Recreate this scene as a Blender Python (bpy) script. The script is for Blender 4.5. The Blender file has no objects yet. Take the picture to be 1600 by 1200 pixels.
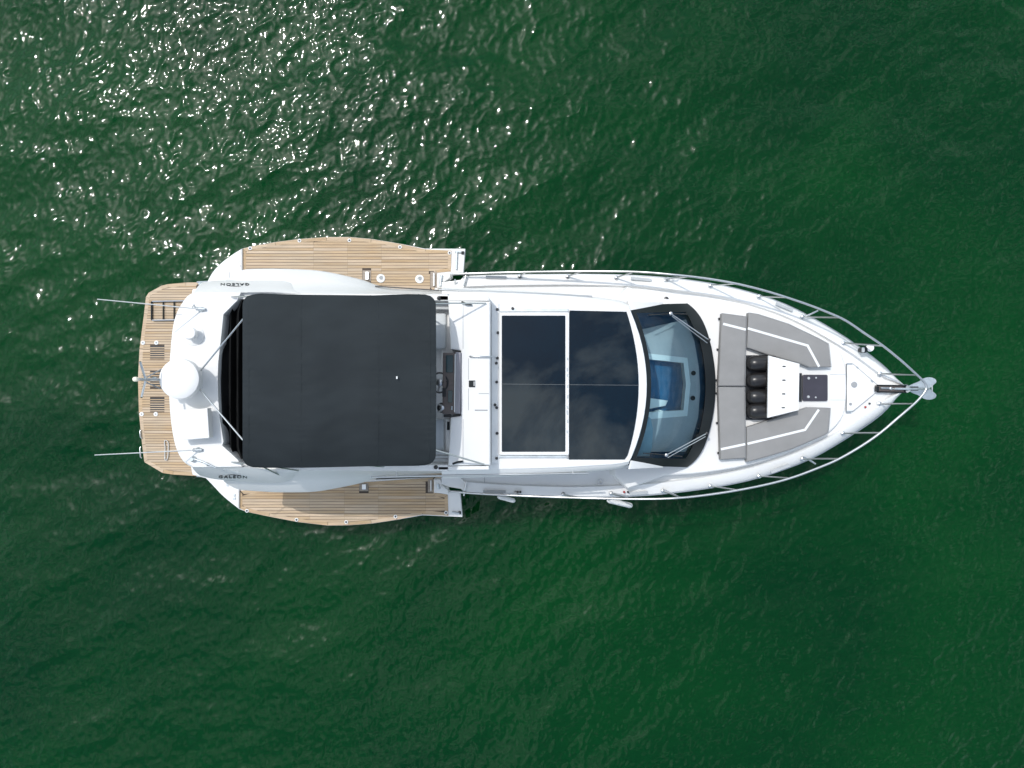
import bpy, bmesh, math, random
import numpy as np
from mathutils import Vector, Matrix
random.seed(7)
R = math.radians
sc = bpy.context.scene
col = sc.collection

# ------------------------------------------------------------------ camera, sky, sun, exposure
CAM_Z, FPX = 17.0, 1200.0            # drone height over the water, focal length in photo pixels
cd = bpy.data.cameras.new('camera'); cam = bpy.data.objects.new('camera', cd); col.objects.link(cam)
cam.location = (0, 0, CAM_Z); cam.rotation_euler = (0, 0, 0)
cd.sensor_width = 36; cd.lens = 27.0; cd.clip_start = 0.1; cd.clip_end = 3000
sc.camera = cam

SUN_ZEN = R(27.0); SUN_H = Vector((-0.65, 0.76)).normalized()
SUN = Vector((SUN_H.x*math.sin(SUN_ZEN), SUN_H.y*math.sin(SUN_ZEN), math.cos(SUN_ZEN)))
world = bpy.data.worlds.new('World'); sc.world = world; world.use_nodes = True
nt = world.node_tree; nt.nodes.clear()
def wn(t, **k):
    n = nt.nodes.new(t)
    for a, b in k.items(): setattr(n, a, b)
    return n
sky = wn('ShaderNodeTexSky', sky_type='NISHITA', sun_disc=False)
sky.sun_elevation = math.pi/2 - SUN_ZEN; sky.sun_rotation = math.atan2(SUN_H.x, SUN_H.y)
sky.air_density = 1.0; sky.dust_density = 1.5; sky.ozone_density = 1.2
tc = wn('ShaderNodeTexCoord'); sep = wn('ShaderNodeSeparateXYZ'); nt.links.new(tc.outputs['Generated'], sep.inputs[0])
zz = wn('ShaderNodeMath', operation='MAXIMUM'); nt.links.new(sep.outputs[2], zz.inputs[0]); zz.inputs[1].default_value = 0.0
za = wn('ShaderNodeMath', operation='ADD'); nt.links.new(zz.outputs[0], za.inputs[0]); za.inputs[1].default_value = 0.2
dx = wn('ShaderNodeMath', operation='DIVIDE'); dy = wn('ShaderNodeMath', operation='DIVIDE')
nt.links.new(sep.outputs[0], dx.inputs[0]); nt.links.new(za.outputs[0], dx.inputs[1])
nt.links.new(sep.outputs[1], dy.inputs[0]); nt.links.new(za.outputs[0], dy.inputs[1])
cmb = wn('ShaderNodeCombineXYZ'); nt.links.new(dx.outputs[0], cmb.inputs[0]); nt.links.new(dy.outputs[0], cmb.inputs[1])
cmb.inputs[2].default_value = 289.07
cn = wn('ShaderNodeTexNoise'); cn.inputs['Scale'].default_value = 6.8; cn.inputs['Detail'].default_value = 8; cn.inputs['Roughness'].default_value = 0.62
cn.inputs['Distortion'].default_value = 0.4
nt.links.new(cmb.outputs[0], cn.inputs['Vector'])
cr = wn('ShaderNodeValToRGB'); cr.color_ramp.elements[0].position = 0.46; cr.color_ramp.elements[1].position = 0.61
cr.color_ramp.elements[1].color = (0.85, 0.85, 0.85, 1)
cb = wn('ShaderNodeTexNoise'); cb.inputs['Scale'].default_value = 0.9; cb.inputs['Detail'].default_value = 1          # large cloud banks
cbo = wn('ShaderNodeVectorMath', operation='ADD'); cbo.inputs[1].default_value = (0, 0, 5.0)
nt.links.new(cmb.outputs[0], cbo.inputs[0]); nt.links.new(cbo.outputs[0], cb.inputs['Vector'])
cs = wn('ShaderNodeMath', operation='MULTIPLY_ADD'); nt.links.new(cb.outputs['Fac'], cs.inputs[0]); cs.inputs[1].default_value = 0.44; cs.inputs[2].default_value = -0.22
ca = wn('ShaderNodeMath', operation='ADD'); nt.links.new(cn.outputs['Fac'], ca.inputs[0]); nt.links.new(cs.outputs[0], ca.inputs[1])
nt.links.new(ca.outputs[0], cr.inputs[0])
mixc = wn('ShaderNodeMix', data_type='RGBA'); nt.links.new(cr.outputs[0], mixc.inputs[0])
nt.links.new(sky.outputs[0], mixc.inputs[6]); mixc.inputs[7].default_value = (11.0, 12.2, 12.6, 1)
# haze and thin cloud glow brighter around the sun (forward scattering)
sdot = wn('ShaderNodeVectorMath', operation='DOT_PRODUCT'); nt.links.new(tc.outputs['Generated'], sdot.inputs[0]); sdot.inputs[1].default_value = SUN
smr = wn('ShaderNodeMapRange', interpolation_type='SMOOTHERSTEP'); nt.links.new(sdot.outputs['Value'], smr.inputs[0])
smr.inputs[1].default_value = math.cos(R(20)); smr.inputs[2].default_value = 1.0; smr.inputs[3].default_value = 1.0; smr.inputs[4].default_value = 2.0
glow = wn('ShaderNodeVectorMath', operation='SCALE'); nt.links.new(mixc.outputs[2], glow.inputs[0]); nt.links.new(smr.outputs[0], glow.inputs['Scale'])
bg = wn('ShaderNodeBackground'); bg.inputs[1].default_value = 0.15; nt.links.new(glow.outputs[0], bg.inputs[0])
wo = wn('ShaderNodeOutputWorld'); nt.links.new(bg.outputs[0], wo.inputs[0])

sd = bpy.data.lights.new('sun', 'SUN'); sd.energy = 2.2; sd.angle = R(0.53); sd.color = (1.0, 0.972, 0.93)
so = bpy.data.objects.new('sun', sd); col.objects.link(so); so.location = SUN*40
so.rotation_euler = SUN.to_track_quat('Z', 'Y').to_euler()
sc.view_settings.view_transform = 'Standard'; sc.view_settings.look = 'None'
sc.view_settings.exposure = 0.05; sc.view_settings.gamma = 1.0; sc.view_settings.use_curve_mapping = False

# ------------------------------------------------------------------ materials
def mat(name, color, rough=0.5, metal=0.0, bump=None, var=None, coat=0.0, spec=0.5, rnd=0.0, ior=1.5):
    m = bpy.data.materials.new(name); m.use_nodes = True
    t = m.node_tree; b = t.nodes['Principled BSDF']
    b.inputs['Base Color'].default_value = (*color, 1); b.inputs['Roughness'].default_value = rough
    b.inputs['Metallic'].default_value = metal; b.inputs['Coat Weight'].default_value = coat
    b.inputs['Specular IOR Level'].default_value = spec; b.inputs['IOR'].default_value = ior
    tcn = t.nodes.new('ShaderNodeTexCoord')
    if var:                                     # (scale xyz, amount): blotchy colour variation
        (sx, sy, sz), amt, det = var
        mp = t.nodes.new('ShaderNodeMapping'); mp.inputs['Scale'].default_value = (sx, sy, sz)
        t.links.new(tcn.outputs['Object'], mp.inputs[0])
        n = t.nodes.new('ShaderNodeTexNoise'); n.inputs['Scale'].default_value = 1; n.inputs['Detail'].default_value = det
        t.links.new(mp.outputs[0], n.inputs['Vector'])
        mr = t.nodes.new('ShaderNodeMapRange'); mr.inputs[1].default_value = 0.25; mr.inputs[2].default_value = 0.75
        mr.inputs[3].default_value = 1-amt; mr.inputs[4].default_value = 1+amt
        t.links.new(n.outputs['Fac'], mr.inputs[0])
        hs = t.nodes.new('ShaderNodeHueSaturation'); hs.inputs['Color'].default_value = (*color, 1)
        t.links.new(mr.outputs[0], hs.inputs['Value'])
        if rnd:
            oi = t.nodes.new('ShaderNodeObjectInfo')
            m2 = t.nodes.new('ShaderNodeMapRange'); m2.inputs[3].default_value = 1-rnd; m2.inputs[4].default_value = 1+rnd
            t.links.new(oi.outputs['Random'], m2.inputs[0])
            mu = t.nodes.new('ShaderNodeMath'); mu.operation = 'MULTIPLY'
            t.links.new(mr.outputs[0], mu.inputs[0]); t.links.new(m2.outputs[0], mu.inputs[1])
            t.links.new(mu.outputs[0], hs.inputs['Value'])
            m3 = t.nodes.new('ShaderNodeMapRange'); m3.inputs[3].default_value = 1.12; m3.inputs[4].default_value = 0.82
            t.links.new(oi.outputs['Random'], m3.inputs[0]); t.links.new(m3.outputs[0], hs.inputs['Saturation'])
        t.links.new(hs.outputs[0], b.inputs['Base Color'])
    if bump:
        (sx, sy, sz), st, dist = bump
        mp = t.nodes.new('ShaderNodeMapping'); mp.inputs['Scale'].default_value = (sx, sy, sz)
        t.links.new(tcn.outputs['Object'], mp.inputs[0])
        n = t.nodes.new('ShaderNodeTexNoise'); n.inputs['Scale'].default_value = 1; n.inputs['Detail'].default_value = 4
        t.links.new(mp.outputs[0], n.inputs['Vector'])
        bp = t.nodes.new('ShaderNodeBump'); bp.inputs['Strength'].default_value = st; bp.inputs['Distance'].default_value = dist
        t.links.new(n.outputs['Fac'], bp.inputs['Height']); t.links.new(bp.outputs[0], b.inputs['Normal'])
    return m
M = {}
M['gelcoat'] = mat('white_gelcoat', (0.75, 0.745, 0.73), 0.3, var=((1.1, 1.3, 1.1), 0.04, 6), spec=0.22)
M['deckwhite'] = mat('white_nonslip_deck', (0.745, 0.745, 0.735), 0.55, var=((1.7, 2.1, 2), 0.045, 7), bump=((220, 220, 220), 0.12, 0.002))
M['dome'] = mat('radome_plastic', (0.80, 0.79, 0.77), 0.35, var=((3, 3, 3), 0.02, 4))
M['seam'] = mat('grey_sealant', (0.30, 0.31, 0.32), 0.6, var=((4, 4, 4), 0.1, 3))
M['glassjoint'] = mat('glass_joint_seal', (0.075, 0.085, 0.09), 0.5, var=((4, 4, 4), 0.1, 3))
M['greyplastic'] = mat('pale_grey_trim', (0.42, 0.44, 0.45), 0.4, var=((5, 5, 5), 0.08, 3))
M['teak'] = mat('weathered_teak', (0.455, 0.325, 0.198), 0.62, var=((1.6, 55, 20), 0.30, 8), bump=((6, 160, 60), 0.25, 0.002), rnd=0.10)
M['teakgrey'] = mat('grey_teak_plate', (0.30, 0.25, 0.20), 0.6, var=((1.6, 55, 20), 0.2, 6))
tk = M['teak'].node_tree; pb = tk.nodes['Principled BSDF']; src = pb.inputs['Base Color'].links[0].from_socket
wt = tk.nodes.new('ShaderNodeTexCoord'); wnz = tk.nodes.new('ShaderNodeTexNoise'); wnz.inputs['Scale'].default_value = 1.7; wnz.inputs['Detail'].default_value = 5
tk.links.new(wt.outputs['Object'], wnz.inputs['Vector'])
wr = tk.nodes.new('ShaderNodeMapRange'); wr.inputs[1].default_value = 0.42; wr.inputs[2].default_value = 0.68; wr.inputs[3].default_value = 0.0; wr.inputs[4].default_value = 0.38
tk.links.new(wnz.outputs['Fac'], wr.inputs[0])
wm = tk.nodes.new('ShaderNodeMix'); wm.data_type = 'RGBA'; tk.links.new(wr.outputs[0], wm.inputs[0]); tk.links.new(src, wm.inputs[6]); wm.inputs[7].default_value = (0.42, 0.345, 0.25, 1)
tk.links.new(wm.outputs[2], pb.inputs['Base Color'])
M['caulk'] = mat('black_caulking', (0.06, 0.042, 0.03), 0.7, var=((6, 6, 6), 0.2, 3))
M['canvas'] = mat('charcoal_canvas', (0.021, 0.026, 0.029), 0.8, var=((1.5, 2.3, 2), 0.14, 6), bump=((260, 260, 260), 0.25, 0.002), spec=0.15)
M['cover'] = mat('black_cover_fabric', (0.012, 0.0125, 0.013), 0.6, var=((3, 9, 6), 0.3, 4), spec=0.35)
M['cushion'] = mat('grey_cushion_fabric', (0.25, 0.246, 0.24), 0.8, var=((3.1, 3.7, 3), 0.07, 6), bump=((190, 190, 190), 0.3, 0.0025), spec=0.25)
M['stripe'] = mat('white_cushion_vinyl', (0.72, 0.73, 0.72), 0.55, var=((5, 5, 5), 0.04, 3))
M['steel'] = mat('polished_steel', (0.58, 0.59, 0.59), 0.3, 1.0, var=((4, 4, 4), 0.05, 3))
M['dullsteel'] = mat('galvanised_steel', (0.50, 0.54, 0.56), 0.42, 0.75, var=((9, 9, 9), 0.16, 5))
M['black'] = mat('black_plastic', (0.014, 0.015, 0.017), 0.35, var=((6, 6, 6), 0.2, 3))
M['frame'] = mat('dark_windscreen_frame', (0.013, 0.017, 0.019), 0.4, spec=0.2, var=((2, 3, 2), 0.15, 4))
M['smoke'] = mat('smoked_hatch', (0.045, 0.042, 0.055), 0.35, var=((5, 5, 5), 0.12, 4))
M['sunroof'] = mat('dark_tinted_glass', (0.0005, 0.007, 0.013), 0.015, spec=0.5, var=((1.2, 1.2, 1.2), 0.3, 4))
M['sidewin'] = mat('dark_side_glass', (0.006, 0.009, 0.012), 0.03, var=((1, 1, 1), 0.1, 2))
M['vinylblack'] = mat('glossy_black_vinyl', (0.016, 0.015, 0.015), 0.3, var=((7, 7, 7), 0.3, 4), bump=((9, 6, 6), 0.2, 0.012))
M['dashgrey'] = mat('grey_dashboard_leather', (0.45, 0.45, 0.44), 0.6, var=((6, 6, 6), 0.05, 4))
M['palebeige'] = mat('pale_cabin_trim', (0.84, 0.84, 0.78), 0.5, var=((4, 4, 4), 0.04, 3))
M['bluecabin'] = mat('cabin_sky_and_shade_blue', (0.03, 0.13, 0.24), 0.8, var=((8, 8, 8), 0.12, 4))  # blue of reflected sky and roof shade painted into the cabin floor colour
M['seatblue'] = mat('pale_cabin_seat', (0.27, 0.40, 0.45), 0.6, var=((5, 5, 5), 0.06, 4))
M['brown'] = mat('brown_console_panel', (0.105, 0.085, 0.078), 0.35, var=((4, 30, 5), 0.2, 5))
M['mauve'] = mat('grey_console_cowl', (0.24, 0.235, 0.26), 0.45, var=((6, 6, 6), 0.05, 3))
M['screen'] = mat('dark_teal_display', (0.006, 0.035, 0.042), 0.08, var=((9, 9, 9), 0.2, 3))
M['helmseat'] = mat('pale_vinyl_seat', (0.55, 0.585, 0.60), 0.5, var=((5, 5, 5), 0.05, 4))
M['red'] = mat('red_plastic', (0.35, 0.03, 0.025), 0.4, var=((9, 9, 9), 0.1, 3))
M['lampglass'] = mat('frosted_lamp_glass', (0.78, 0.75, 0.60), 0.25, var=((9, 9, 9), 0.05, 3))
M['fender'] = mat('white_fender_vinyl', (0.70, 0.70, 0.68), 0.4, var=((7, 7, 7), 0.08, 5))
M['rope'] = mat('grey_rope', (0.45, 0.44, 0.42), 0.9, var=((60, 60, 60), 0.25, 3))
M['letter'] = mat('dark_lettering', (0.03, 0.033, 0.038), 0.3, var=((9, 9, 9), 0.1, 3))
# windscreen glass: tinted see-through pane with a sky reflection
m = bpy.data.materials.new('blue_tinted_windscreen'); m.use_nodes = True; t = m.node_tree; t.nodes.clear()
o_ = t.nodes.new('ShaderNodeOutputMaterial'); mx = t.nodes.new('ShaderNodeMixShader'); fr = t.nodes.new('ShaderNodeFresnel'); fr.inputs[0].default_value = 1.27
tr = t.nodes.new('ShaderNodeBsdfTransparent'); tr.inputs[0].default_value = (0.69, 0.85, 0.92, 1)
gl = t.nodes.new('ShaderNodeBsdfGlossy'); gl.inputs['Roughness'].default_value = 0.02; gl.inputs[0].default_value = (1, 1, 1, 1)
t.links.new(fr.outputs[0], mx.inputs[0]); t.links.new(tr.outputs[0], mx.inputs[1]); t.links.new(gl.outputs[0], mx.inputs[2]); t.links.new(mx.outputs[0], o_.inputs[0])
M['windscreen'] = m
# turbid green water: light scattered back from below the surface + mirror reflection on top
m = bpy.data.materials.new('green_sea_water'); m.use_nodes = True; t = m.node_tree; t.nodes.clear()
def tn(ty, **k):
    n = t.nodes.new(ty)
    for a, b in k.items(): setattr(n, a, b)
    return n
tco = tn('ShaderNodeTexCoord')
n1 = tn('ShaderNodeTexNoise'); n1.inputs['Scale'].default_value = 0.16; n1.inputs['Detail'].default_value = 3; n1.inputs['Distortion'].default_value = 0.6
t.links.new(tco.outputs['Object'], n1.inputs['Vector'])
rp = tn('ShaderNodeValToRGB'); rp.color_ramp.elements[0].position = 0.32; rp.color_ramp.elements[1].position = 0.68
rp.color_ramp.elements[0].color = (0.0003, 0.0245, 0.0058, 1); rp.color_ramp.elements[1].color = (0.0012, 0.039, 0.0070, 1)
t.links.new(n1.outputs['Fac'], rp.inputs[0])
sss = tn('ShaderNodeSubsurfaceScattering', falloff='BURLEY'); sss.inputs['Scale'].default_value = 1.0
sss.inputs['Radius'].default_value = (0.5, 0.9, 0.7)
t.links.new(rp.outputs[0], sss.inputs['Color'])
n2 = tn('ShaderNodeTexNoise'); n2.inputs['Scale'].default_value = 16; n2.inputs['Detail'].default_value = 3; n2.inputs['Roughness'].default_value = 0.55
mp = tn('ShaderNodeMapping'); mp.inputs['Scale'].default_value = (1.0, 1.25, 1); mp.inputs['Rotation'].default_value = (0, 0, R(25))
t.links.new(tco.outputs['Object'], mp.inputs[0]); t.links.new(mp.outputs[0], n2.inputs['Vector'])
bp = tn('ShaderNodeBump'); bp.inputs['Strength'].default_value = 0.08; bp.inputs['Distance'].default_value = 0.012
t.links.new(n2.outputs['Fac'], bp.inputs['Height'])
sp = tn('ShaderNodeSeparateXYZ'); t.links.new(tco.outputs['Object'], sp.inputs[0])
ms = []
for k_, half in ((0, 13.0), (1, 10.0)):
    ab = tn('ShaderNodeMath', operation='ABSOLUTE'); t.links.new(sp.outputs[k_], ab.inputs[0])
    mr_ = tn('ShaderNodeMapRange', interpolation_type='SMOOTHSTEP'); mr_.inputs[1].default_value = half-1.4; mr_.inputs[2].default_value = half; t.links.new(ab.outputs[0], mr_.inputs[0]); ms.append(mr_)
mxm = tn('ShaderNodeMath', operation='MAXIMUM'); t.links.new(ms[0].outputs[0], mxm.inputs[0]); t.links.new(ms[1].outputs[0], mxm.inputs[1])
n3 = tn('ShaderNodeTexNoise'); n3.inputs['Scale'].default_value = 1.5; n3.inputs['Detail'].default_value = 5; n3.inputs['Roughness'].default_value = 0.55
t.links.new(mp.outputs[0], n3.inputs['Vector'])
bp2 = tn('ShaderNodeBump'); bp2.inputs['Distance'].default_value = 0.28; t.links.new(mxm.outputs[0], bp2.inputs['Strength']); t.links.new(n3.outputs['Fac'], bp2.inputs['Height'])
t.links.new(bp2.outputs[0], bp.inputs['Normal'])
gl = tn('ShaderNodeBsdfGlossy'); gl.inputs['Roughness'].default_value = 0.03
fr = tn('ShaderNodeFresnel'); fr.inputs[0].default_value = 1.32
for n in (gl, fr): t.links.new(bp.outputs[0], n.inputs['Normal'])
g2_ = tn('ShaderNodeBsdfGlossy'); g2_.inputs['Roughness'].default_value = 0.26; t.links.new(bp.outputs[0], g2_.inputs['Normal'])
gm = tn('ShaderNodeMixShader'); gm.inputs[0].default_value = 0.10
t.links.new(gl.outputs[0], gm.inputs[1]); t.links.new(g2_.outputs[0], gm.inputs[2])
mx = tn('ShaderNodeMixShader'); o_ = tn('ShaderNodeOutputMaterial')
t.links.new(fr.outputs[0], mx.inputs[0]); dif = tn('ShaderNodeBsdfDiffuse'); t.links.new(rp.outputs[0], dif.inputs[0]); t.links.new(bp.outputs[0], dif.inputs['Normal'])
body = tn('ShaderNodeMixShader'); body.inputs[0].default_value = 0.2; t.links.new(sss.outputs[0], body.inputs[1]); t.links.new(dif.outputs[0], body.inputs[2])
t.links.new(body.outputs[0], mx.inputs[1]); t.links.new(gm.outputs[0], mx.inputs[2]); t.links.new(mx.outputs[0], o_.inputs[0])
M['water'] = m

# ------------------------------------------------------------------ helpers
def W(px, py, z):
    """Where a point seen at photo pixel (px, py) stands when it is z metres above the water."""
    s = (CAM_Z - z)/FPX
    return Vector(((px-800)*s, (600-py)*s, z))
def cat(pts, n=6, closed=True):
    """Catmull-Rom curve through 2-D or 3-D points."""
    P = [np.array(p, float) for p in pts]; N = len(P); out = []
    rng = range(N) if closed else range(N-1)
    for i in rng:
        if closed: a, b, c, d = P[i-1], P[i], P[(i+1) % N], P[(i+2) % N]
        else: a, b, c, d = P[max(i-1, 0)], P[i], P[i+1], P[min(i+2, N-1)]
        for k in range(n):
            u = k/n
            out.append(tuple(0.5*((2*b)+(c-a)*u+(2*a-5*b+4*c-d)*u*u+(3*b-a-3*c+d)*u**3)))
    if not closed: out.append(tuple(P[-1]))
    return out
def link(name, me, m, parent=None, origin=False):
    if m is not None and not me.materials:
        for q in (m if isinstance(m, (list, tuple)) else [m]): me.materials.append(q)
    o = bpy.data.objects.new(name, me); col.objects.link(o)
    if origin:
        co = [v.co for v in me.vertices]
        c = sum(co, Vector())/len(co); c.z = min(v.z for v in co)
        me.transform(Matrix.Translation(-c)); o.location = c
    if parent is not None: o.parent = parent
    return o
def fin(name, bm, m, parent=None, smooth=35, origin=False):
    bmesh.ops.remove_doubles(bm, verts=bm.verts, dist=1e-5)
    bmesh.ops.recalc_face_normals(bm, faces=bm.faces)
    me = bpy.data.meshes.new(name); bm.to_mesh(me); bm.free()
    if smooth:
        me.polygons.foreach_set('use_smooth', [True]*len(me.polygons)); me.set_sharp_from_angle(angle=R(smooth))
    return link(name, me, m, parent, origin)
def thing(name, label, cat_, loc=(0, 0, 0), group=None):
    o = bpy.data.objects.new(name, None); col.objects.link(o); o.location = loc; o.empty_display_size = 0.3
    o['label'] = label; o['category'] = cat_
    if group: o['group'] = group
    return o
def tag(o, label, cat_=None, group=None):
    o['label'] = label
    if cat_: o['category'] = cat_
    if group: o['group'] = group
    return o
def add_prism(bm, top, depth, bevel=0.0, seg=2, mi=0, out=0.0):
    """Closed slab: top outline (world points), walls straight down (or spread by out) to depth below."""
    top = [Vector(p) for p in top]; c = sum(top, Vector())/len(top)
    vt = [bm.verts.new(p) for p in top]
    vb = []
    for p in top:
        d = Vector((p.x-c.x, p.y-c.y, 0)); d = d.normalized()*out if d.length > 1e-6 else d
        vb.append(bm.verts.new(p+d-Vector((0, 0, depth))))
    n = len(vt); fs = [bm.faces.new(vt), bm.faces.new(vb[::-1])]
    for i in range(n): fs.append(bm.faces.new((vt[i], vb[i], vb[(i+1) % n], vt[(i+1) % n])))
    for f in fs: f.material_index = mi
    if bevel:
        bmesh.ops.recalc_face_normals(bm, faces=fs)
        es = [e for e in fs[0].edges]
        r = bmesh.ops.bevel(bm, geom=es, offset=bevel, segments=seg, profile=0.5, affect='EDGES', clamp_overlap=True)
        for f in r['faces']: f.material_index = mi
def prism(name, pts, z, depth, m, parent=None, bevel=0.0, seg=2, origin=False, out=0.0, smooth=20):
    bm = bmesh.new(); add_prism(bm, [W(p[0], p[1], z) for p in pts], depth, bevel, seg, out=out)
    return fin(name, bm, m, parent, smooth, origin)
def add_tube(bm, pts, r, seg=8, mi=0, r2=None):
    pts = [Vector(p) for p in pts]; n = len(pts); rings = []
    up = Vector((0, 0, 1)) if abs((pts[-1]-pts[0]).normalized().z) < 0.9 else Vector((1, 0, 0))
    for i, p in enumerate(pts):
        d = (pts[min(i+1, n-1)]-pts[max(i-1, 0)]).normalized()
        s = d.cross(up); s = s.normalized() if s.length > 1e-4 else d.cross(Vector((0, 1, 0))).normalized()
        q = s.cross(d).normalized(); rr = r if r2 is None else r+(r2-r)*i/max(n-1, 1)
        rings.append([bm.verts.new(p+s*math.cos(a)*rr+q*math.sin(a)*rr) for a in [2*math.pi*k/seg for k in range(seg)]])
    fs = []
    for a, b in zip(rings, rings[1:]):
        for k in range(seg): fs.append(bm.faces.new((a[k], a[(k+1) % seg], b[(k+1) % seg], b[k])))
    fs.append(bm.faces.new(rings[0][::-1])); fs.append(bm.faces.new(rings[-1]))
    for f in fs: f.material_index = mi
def tube(name, pts, r, m, parent=None, seg=8, origin=False, r2=None):
    bm = bmesh.new(); add_tube(bm, pts, r, seg, r2=r2); return fin(name, bm, m, parent, 50, origin)
def add_lathe(bm, c, prof, seg=24, axis='z', mi=0):
    """Surface of revolution about a vertical axis at c; prof = [(radius, height)]."""
    rings = []
    for r, h in prof:
        ring = []
        for k in range(seg):
            a = 2*math.pi*k/seg; u, v = r*math.cos(a), r*math.sin(a)
            p = Vector((u, v, h)) if axis == 'z' else Vector((h, u, v))
            ring.append(bm.verts.new(Vector(c)+p))
        rings.append(ring)
    fs = []
    for a, b in zip(rings, rings[1:]):
        for k in range(seg): fs.append(bm.faces.new((a[k], a[(k+1) % seg], b[(k+1) % seg], b[k])))
    fs.append(bm.faces.new(rings[0][::-1])); fs.append(bm.faces.new(rings[-1]))
    for f in fs: f.material_index = mi
def lathe(name, c, prof, m, parent=None, seg=24, axis='z', origin=False, rot=0):
    bm = bmesh.new(); add_lathe(bm, c, prof, seg, axis)
    if rot: bmesh.ops.rotate(bm, verts=bm.verts, cent=Vector(c), matrix=Matrix.Rotation(rot, 3, 'Z'))
    return fin(name, bm, m, parent, 40, origin)
def loft(bm, rings, closed=False, mi=0):
    vs = [[bm.verts.new(p) for p in r] for r in rings]
    for a, b in zip(vs, vs[1:]):
        n = len(a)
        for k in range(n if closed else n-1):
            f = bm.faces.new((a[k], a[(k+1) % n], b[(k+1) % n], b[k])); f.material_index = mi
    return vs
def bar(name, px0, py0, px1, py1, z, w, h, m, parent):
    """Thin strip between two photo points, w wide, top at z, h thick."""
    a, b = W(px0, py0, z), W(px1, py1, z); d = (b-a).normalized(); s = Vector((-d.y, d.x, 0))*w/2
    bm = bmesh.new(); add_prism(bm, [a+s, b+s, b-s, a-s], h); return fin(name, bm, m, parent, 0)
def rect(x0, y0, x1, y1): return [(x0, y0), (x1, y0), (x1, y1), (x0, y1)]
def rrect(x0, y0, x1, y1, r, n=3):
    out = []
    for cx, cy, a0 in ((x1-r, y0+r, -90), (x1-r, y1-r, 0), (x0+r, y1-r, 90), (x0+r, y0+r, 180)):
        for k in range(n+1):
            a = R(a0+90*k/n); out.append((cx+r*math.cos(a), cy+r*math.sin(a)))
    return out
def copy_obj(o, parent, delta=(0, 0, 0)):
    c = o.copy(); col.objects.link(c); c.parent = parent; c.location = o.location+Vector(delta); return c

# ------------------------------------------------------------------ water (one sheet, wind waves from a random-phase spectrum)
def build_water():
    N, L = 1280, 28.8
    rs = np.random.RandomState(11)
    k1 = 2*np.pi*np.fft.fftfreq(N, L/N); KX, KY = np.meshgrid(k1, k1); K = np.hypot(KX, KY); K[0, 0] = 1e9
    th = np.arctan2(KY, KX)
    def field(lmin, lmax, ang, spread, iso, rms):
        A = K**-2.0*np.exp(-(2*np.pi/lmax/K)**4)*np.exp(-(K*lmin/(2*np.pi))**2)
        D = iso+(1-iso)*np.abs(np.cos(th-ang))**spread
        H = A*D*(rs.randn(N, N)+1j*rs.randn(N, N)); H[0, 0] = 0
        sx = np.fft.ifft2(1j*KX*H).real; sy = np.fft.ifft2(1j*KY*H).real
        s = rms/np.sqrt((sx**2+sy**2).mean())
        return [s*np.fft.ifft2(q).real for q in (H, -1j*KX/K*H, -1j*KY/K*H)]
    chop = field(0.22, 1.5, R(118), 3, 0.3, 0.070)      # short steep chop
    rip = field(0.112, 0.32, R(150), 2, 0.5, 0.094)       # ripples riding on it
    ax = (np.arange(N)-N/2)*L/N; X, Y = np.meshgrid(ax, ax)
    swell = field(1.0, 4.5, R(105), 3, 0.3, 0.05)     # long low undulation
    # gust mask: choppier towards the upper left, calmer to the lower right
    G = np.fft.ifft2(np.exp(-(K*2.2)**2/2)*np.fft.fft2(rs.randn(N, N))).real; G /= G.std()
    g = np.clip(1.02+0.13*G-0.010*X+0.012*Y, 0.85, 1.45)
    g2 = np.clip(1.0+0.16*np.roll(G, 300, 0), 0.75, 1.5)
    Z, DX, DY = [c_*(chop[i]*g+rip[i]*g2+swell[i]) for i, c_ in enumerate((1, -0.8, -0.8))]
    ix = np.where(np.abs(ax) < 13.01)[0]; iy = np.where(np.abs(ax) < 10.01)[0]
    s = np.ix_(iy, ix); X, Y, Z, DX, DY = X[s], Y[s], Z[s], DX[s], DY[s]
    ex, ey = np.abs(ax[ix]).max(), np.abs(ax[iy]).max()
    fade = np.clip(np.minimum(13.0-np.abs(X), 10.0-np.abs(Y))/1.2, 0, 1)
    X = X+DX*fade; Y = Y+DY*fade; Z = Z*fade
    ny, nx = X.shape
    V = np.stack([X, Y, Z], -1).reshape(-1, 3)
    idx = np.arange(nx*ny).reshape(ny, nx)
    Q = np.stack([idx[:-1, :-1], idx[:-1, 1:], idx[1:, 1:], idx[1:, :-1]], -1).reshape(-1, 4)
    c = [idx[0, 0], idx[0, -1], idx[-1, -1], idx[-1, 0]]; nb = len(V); F = 1200.0
    V = np.vstack([V, [[-F, -F, 0], [F, -F, 0], [F, F, 0], [-F, F, 0]]])
    ring = [[nb, nb+1, c[1], c[0]], [nb+1, nb+2, c[2], c[1]], [nb+2, nb+3, c[3], c[2]], [nb+3, nb, c[0], c[3]]]
    Q = np.vstack([Q, ring]).astype(np.int32)
    me = bpy.data.meshes.new('water'); me.vertices.add(len(V)); me.vertices.foreach_set('co', V.astype(np.float32).ravel())
    me.loops.add(Q.size); me.loops.foreach_set('vertex_index', Q.ravel())
    me.polygons.add(len(Q)); me.polygons.foreach_set('loop_start', np.arange(0, Q.size, 4, dtype=np.int32))
    me.polygons.foreach_set('use_smooth', np.ones(len(Q), bool))
    me.update(calc_edges=True)
    o = link('water', me, M['water']); o['kind'] = 'structure'; o['label'] = 'dark green choppy sea with white sun glints'
build_water()

# ------------------------------------------------------------------ the yacht
Y = thing('motor_yacht', 'long white motor yacht with charcoal canvas top and two teak side balconies folded out', 'yacht')

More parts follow.
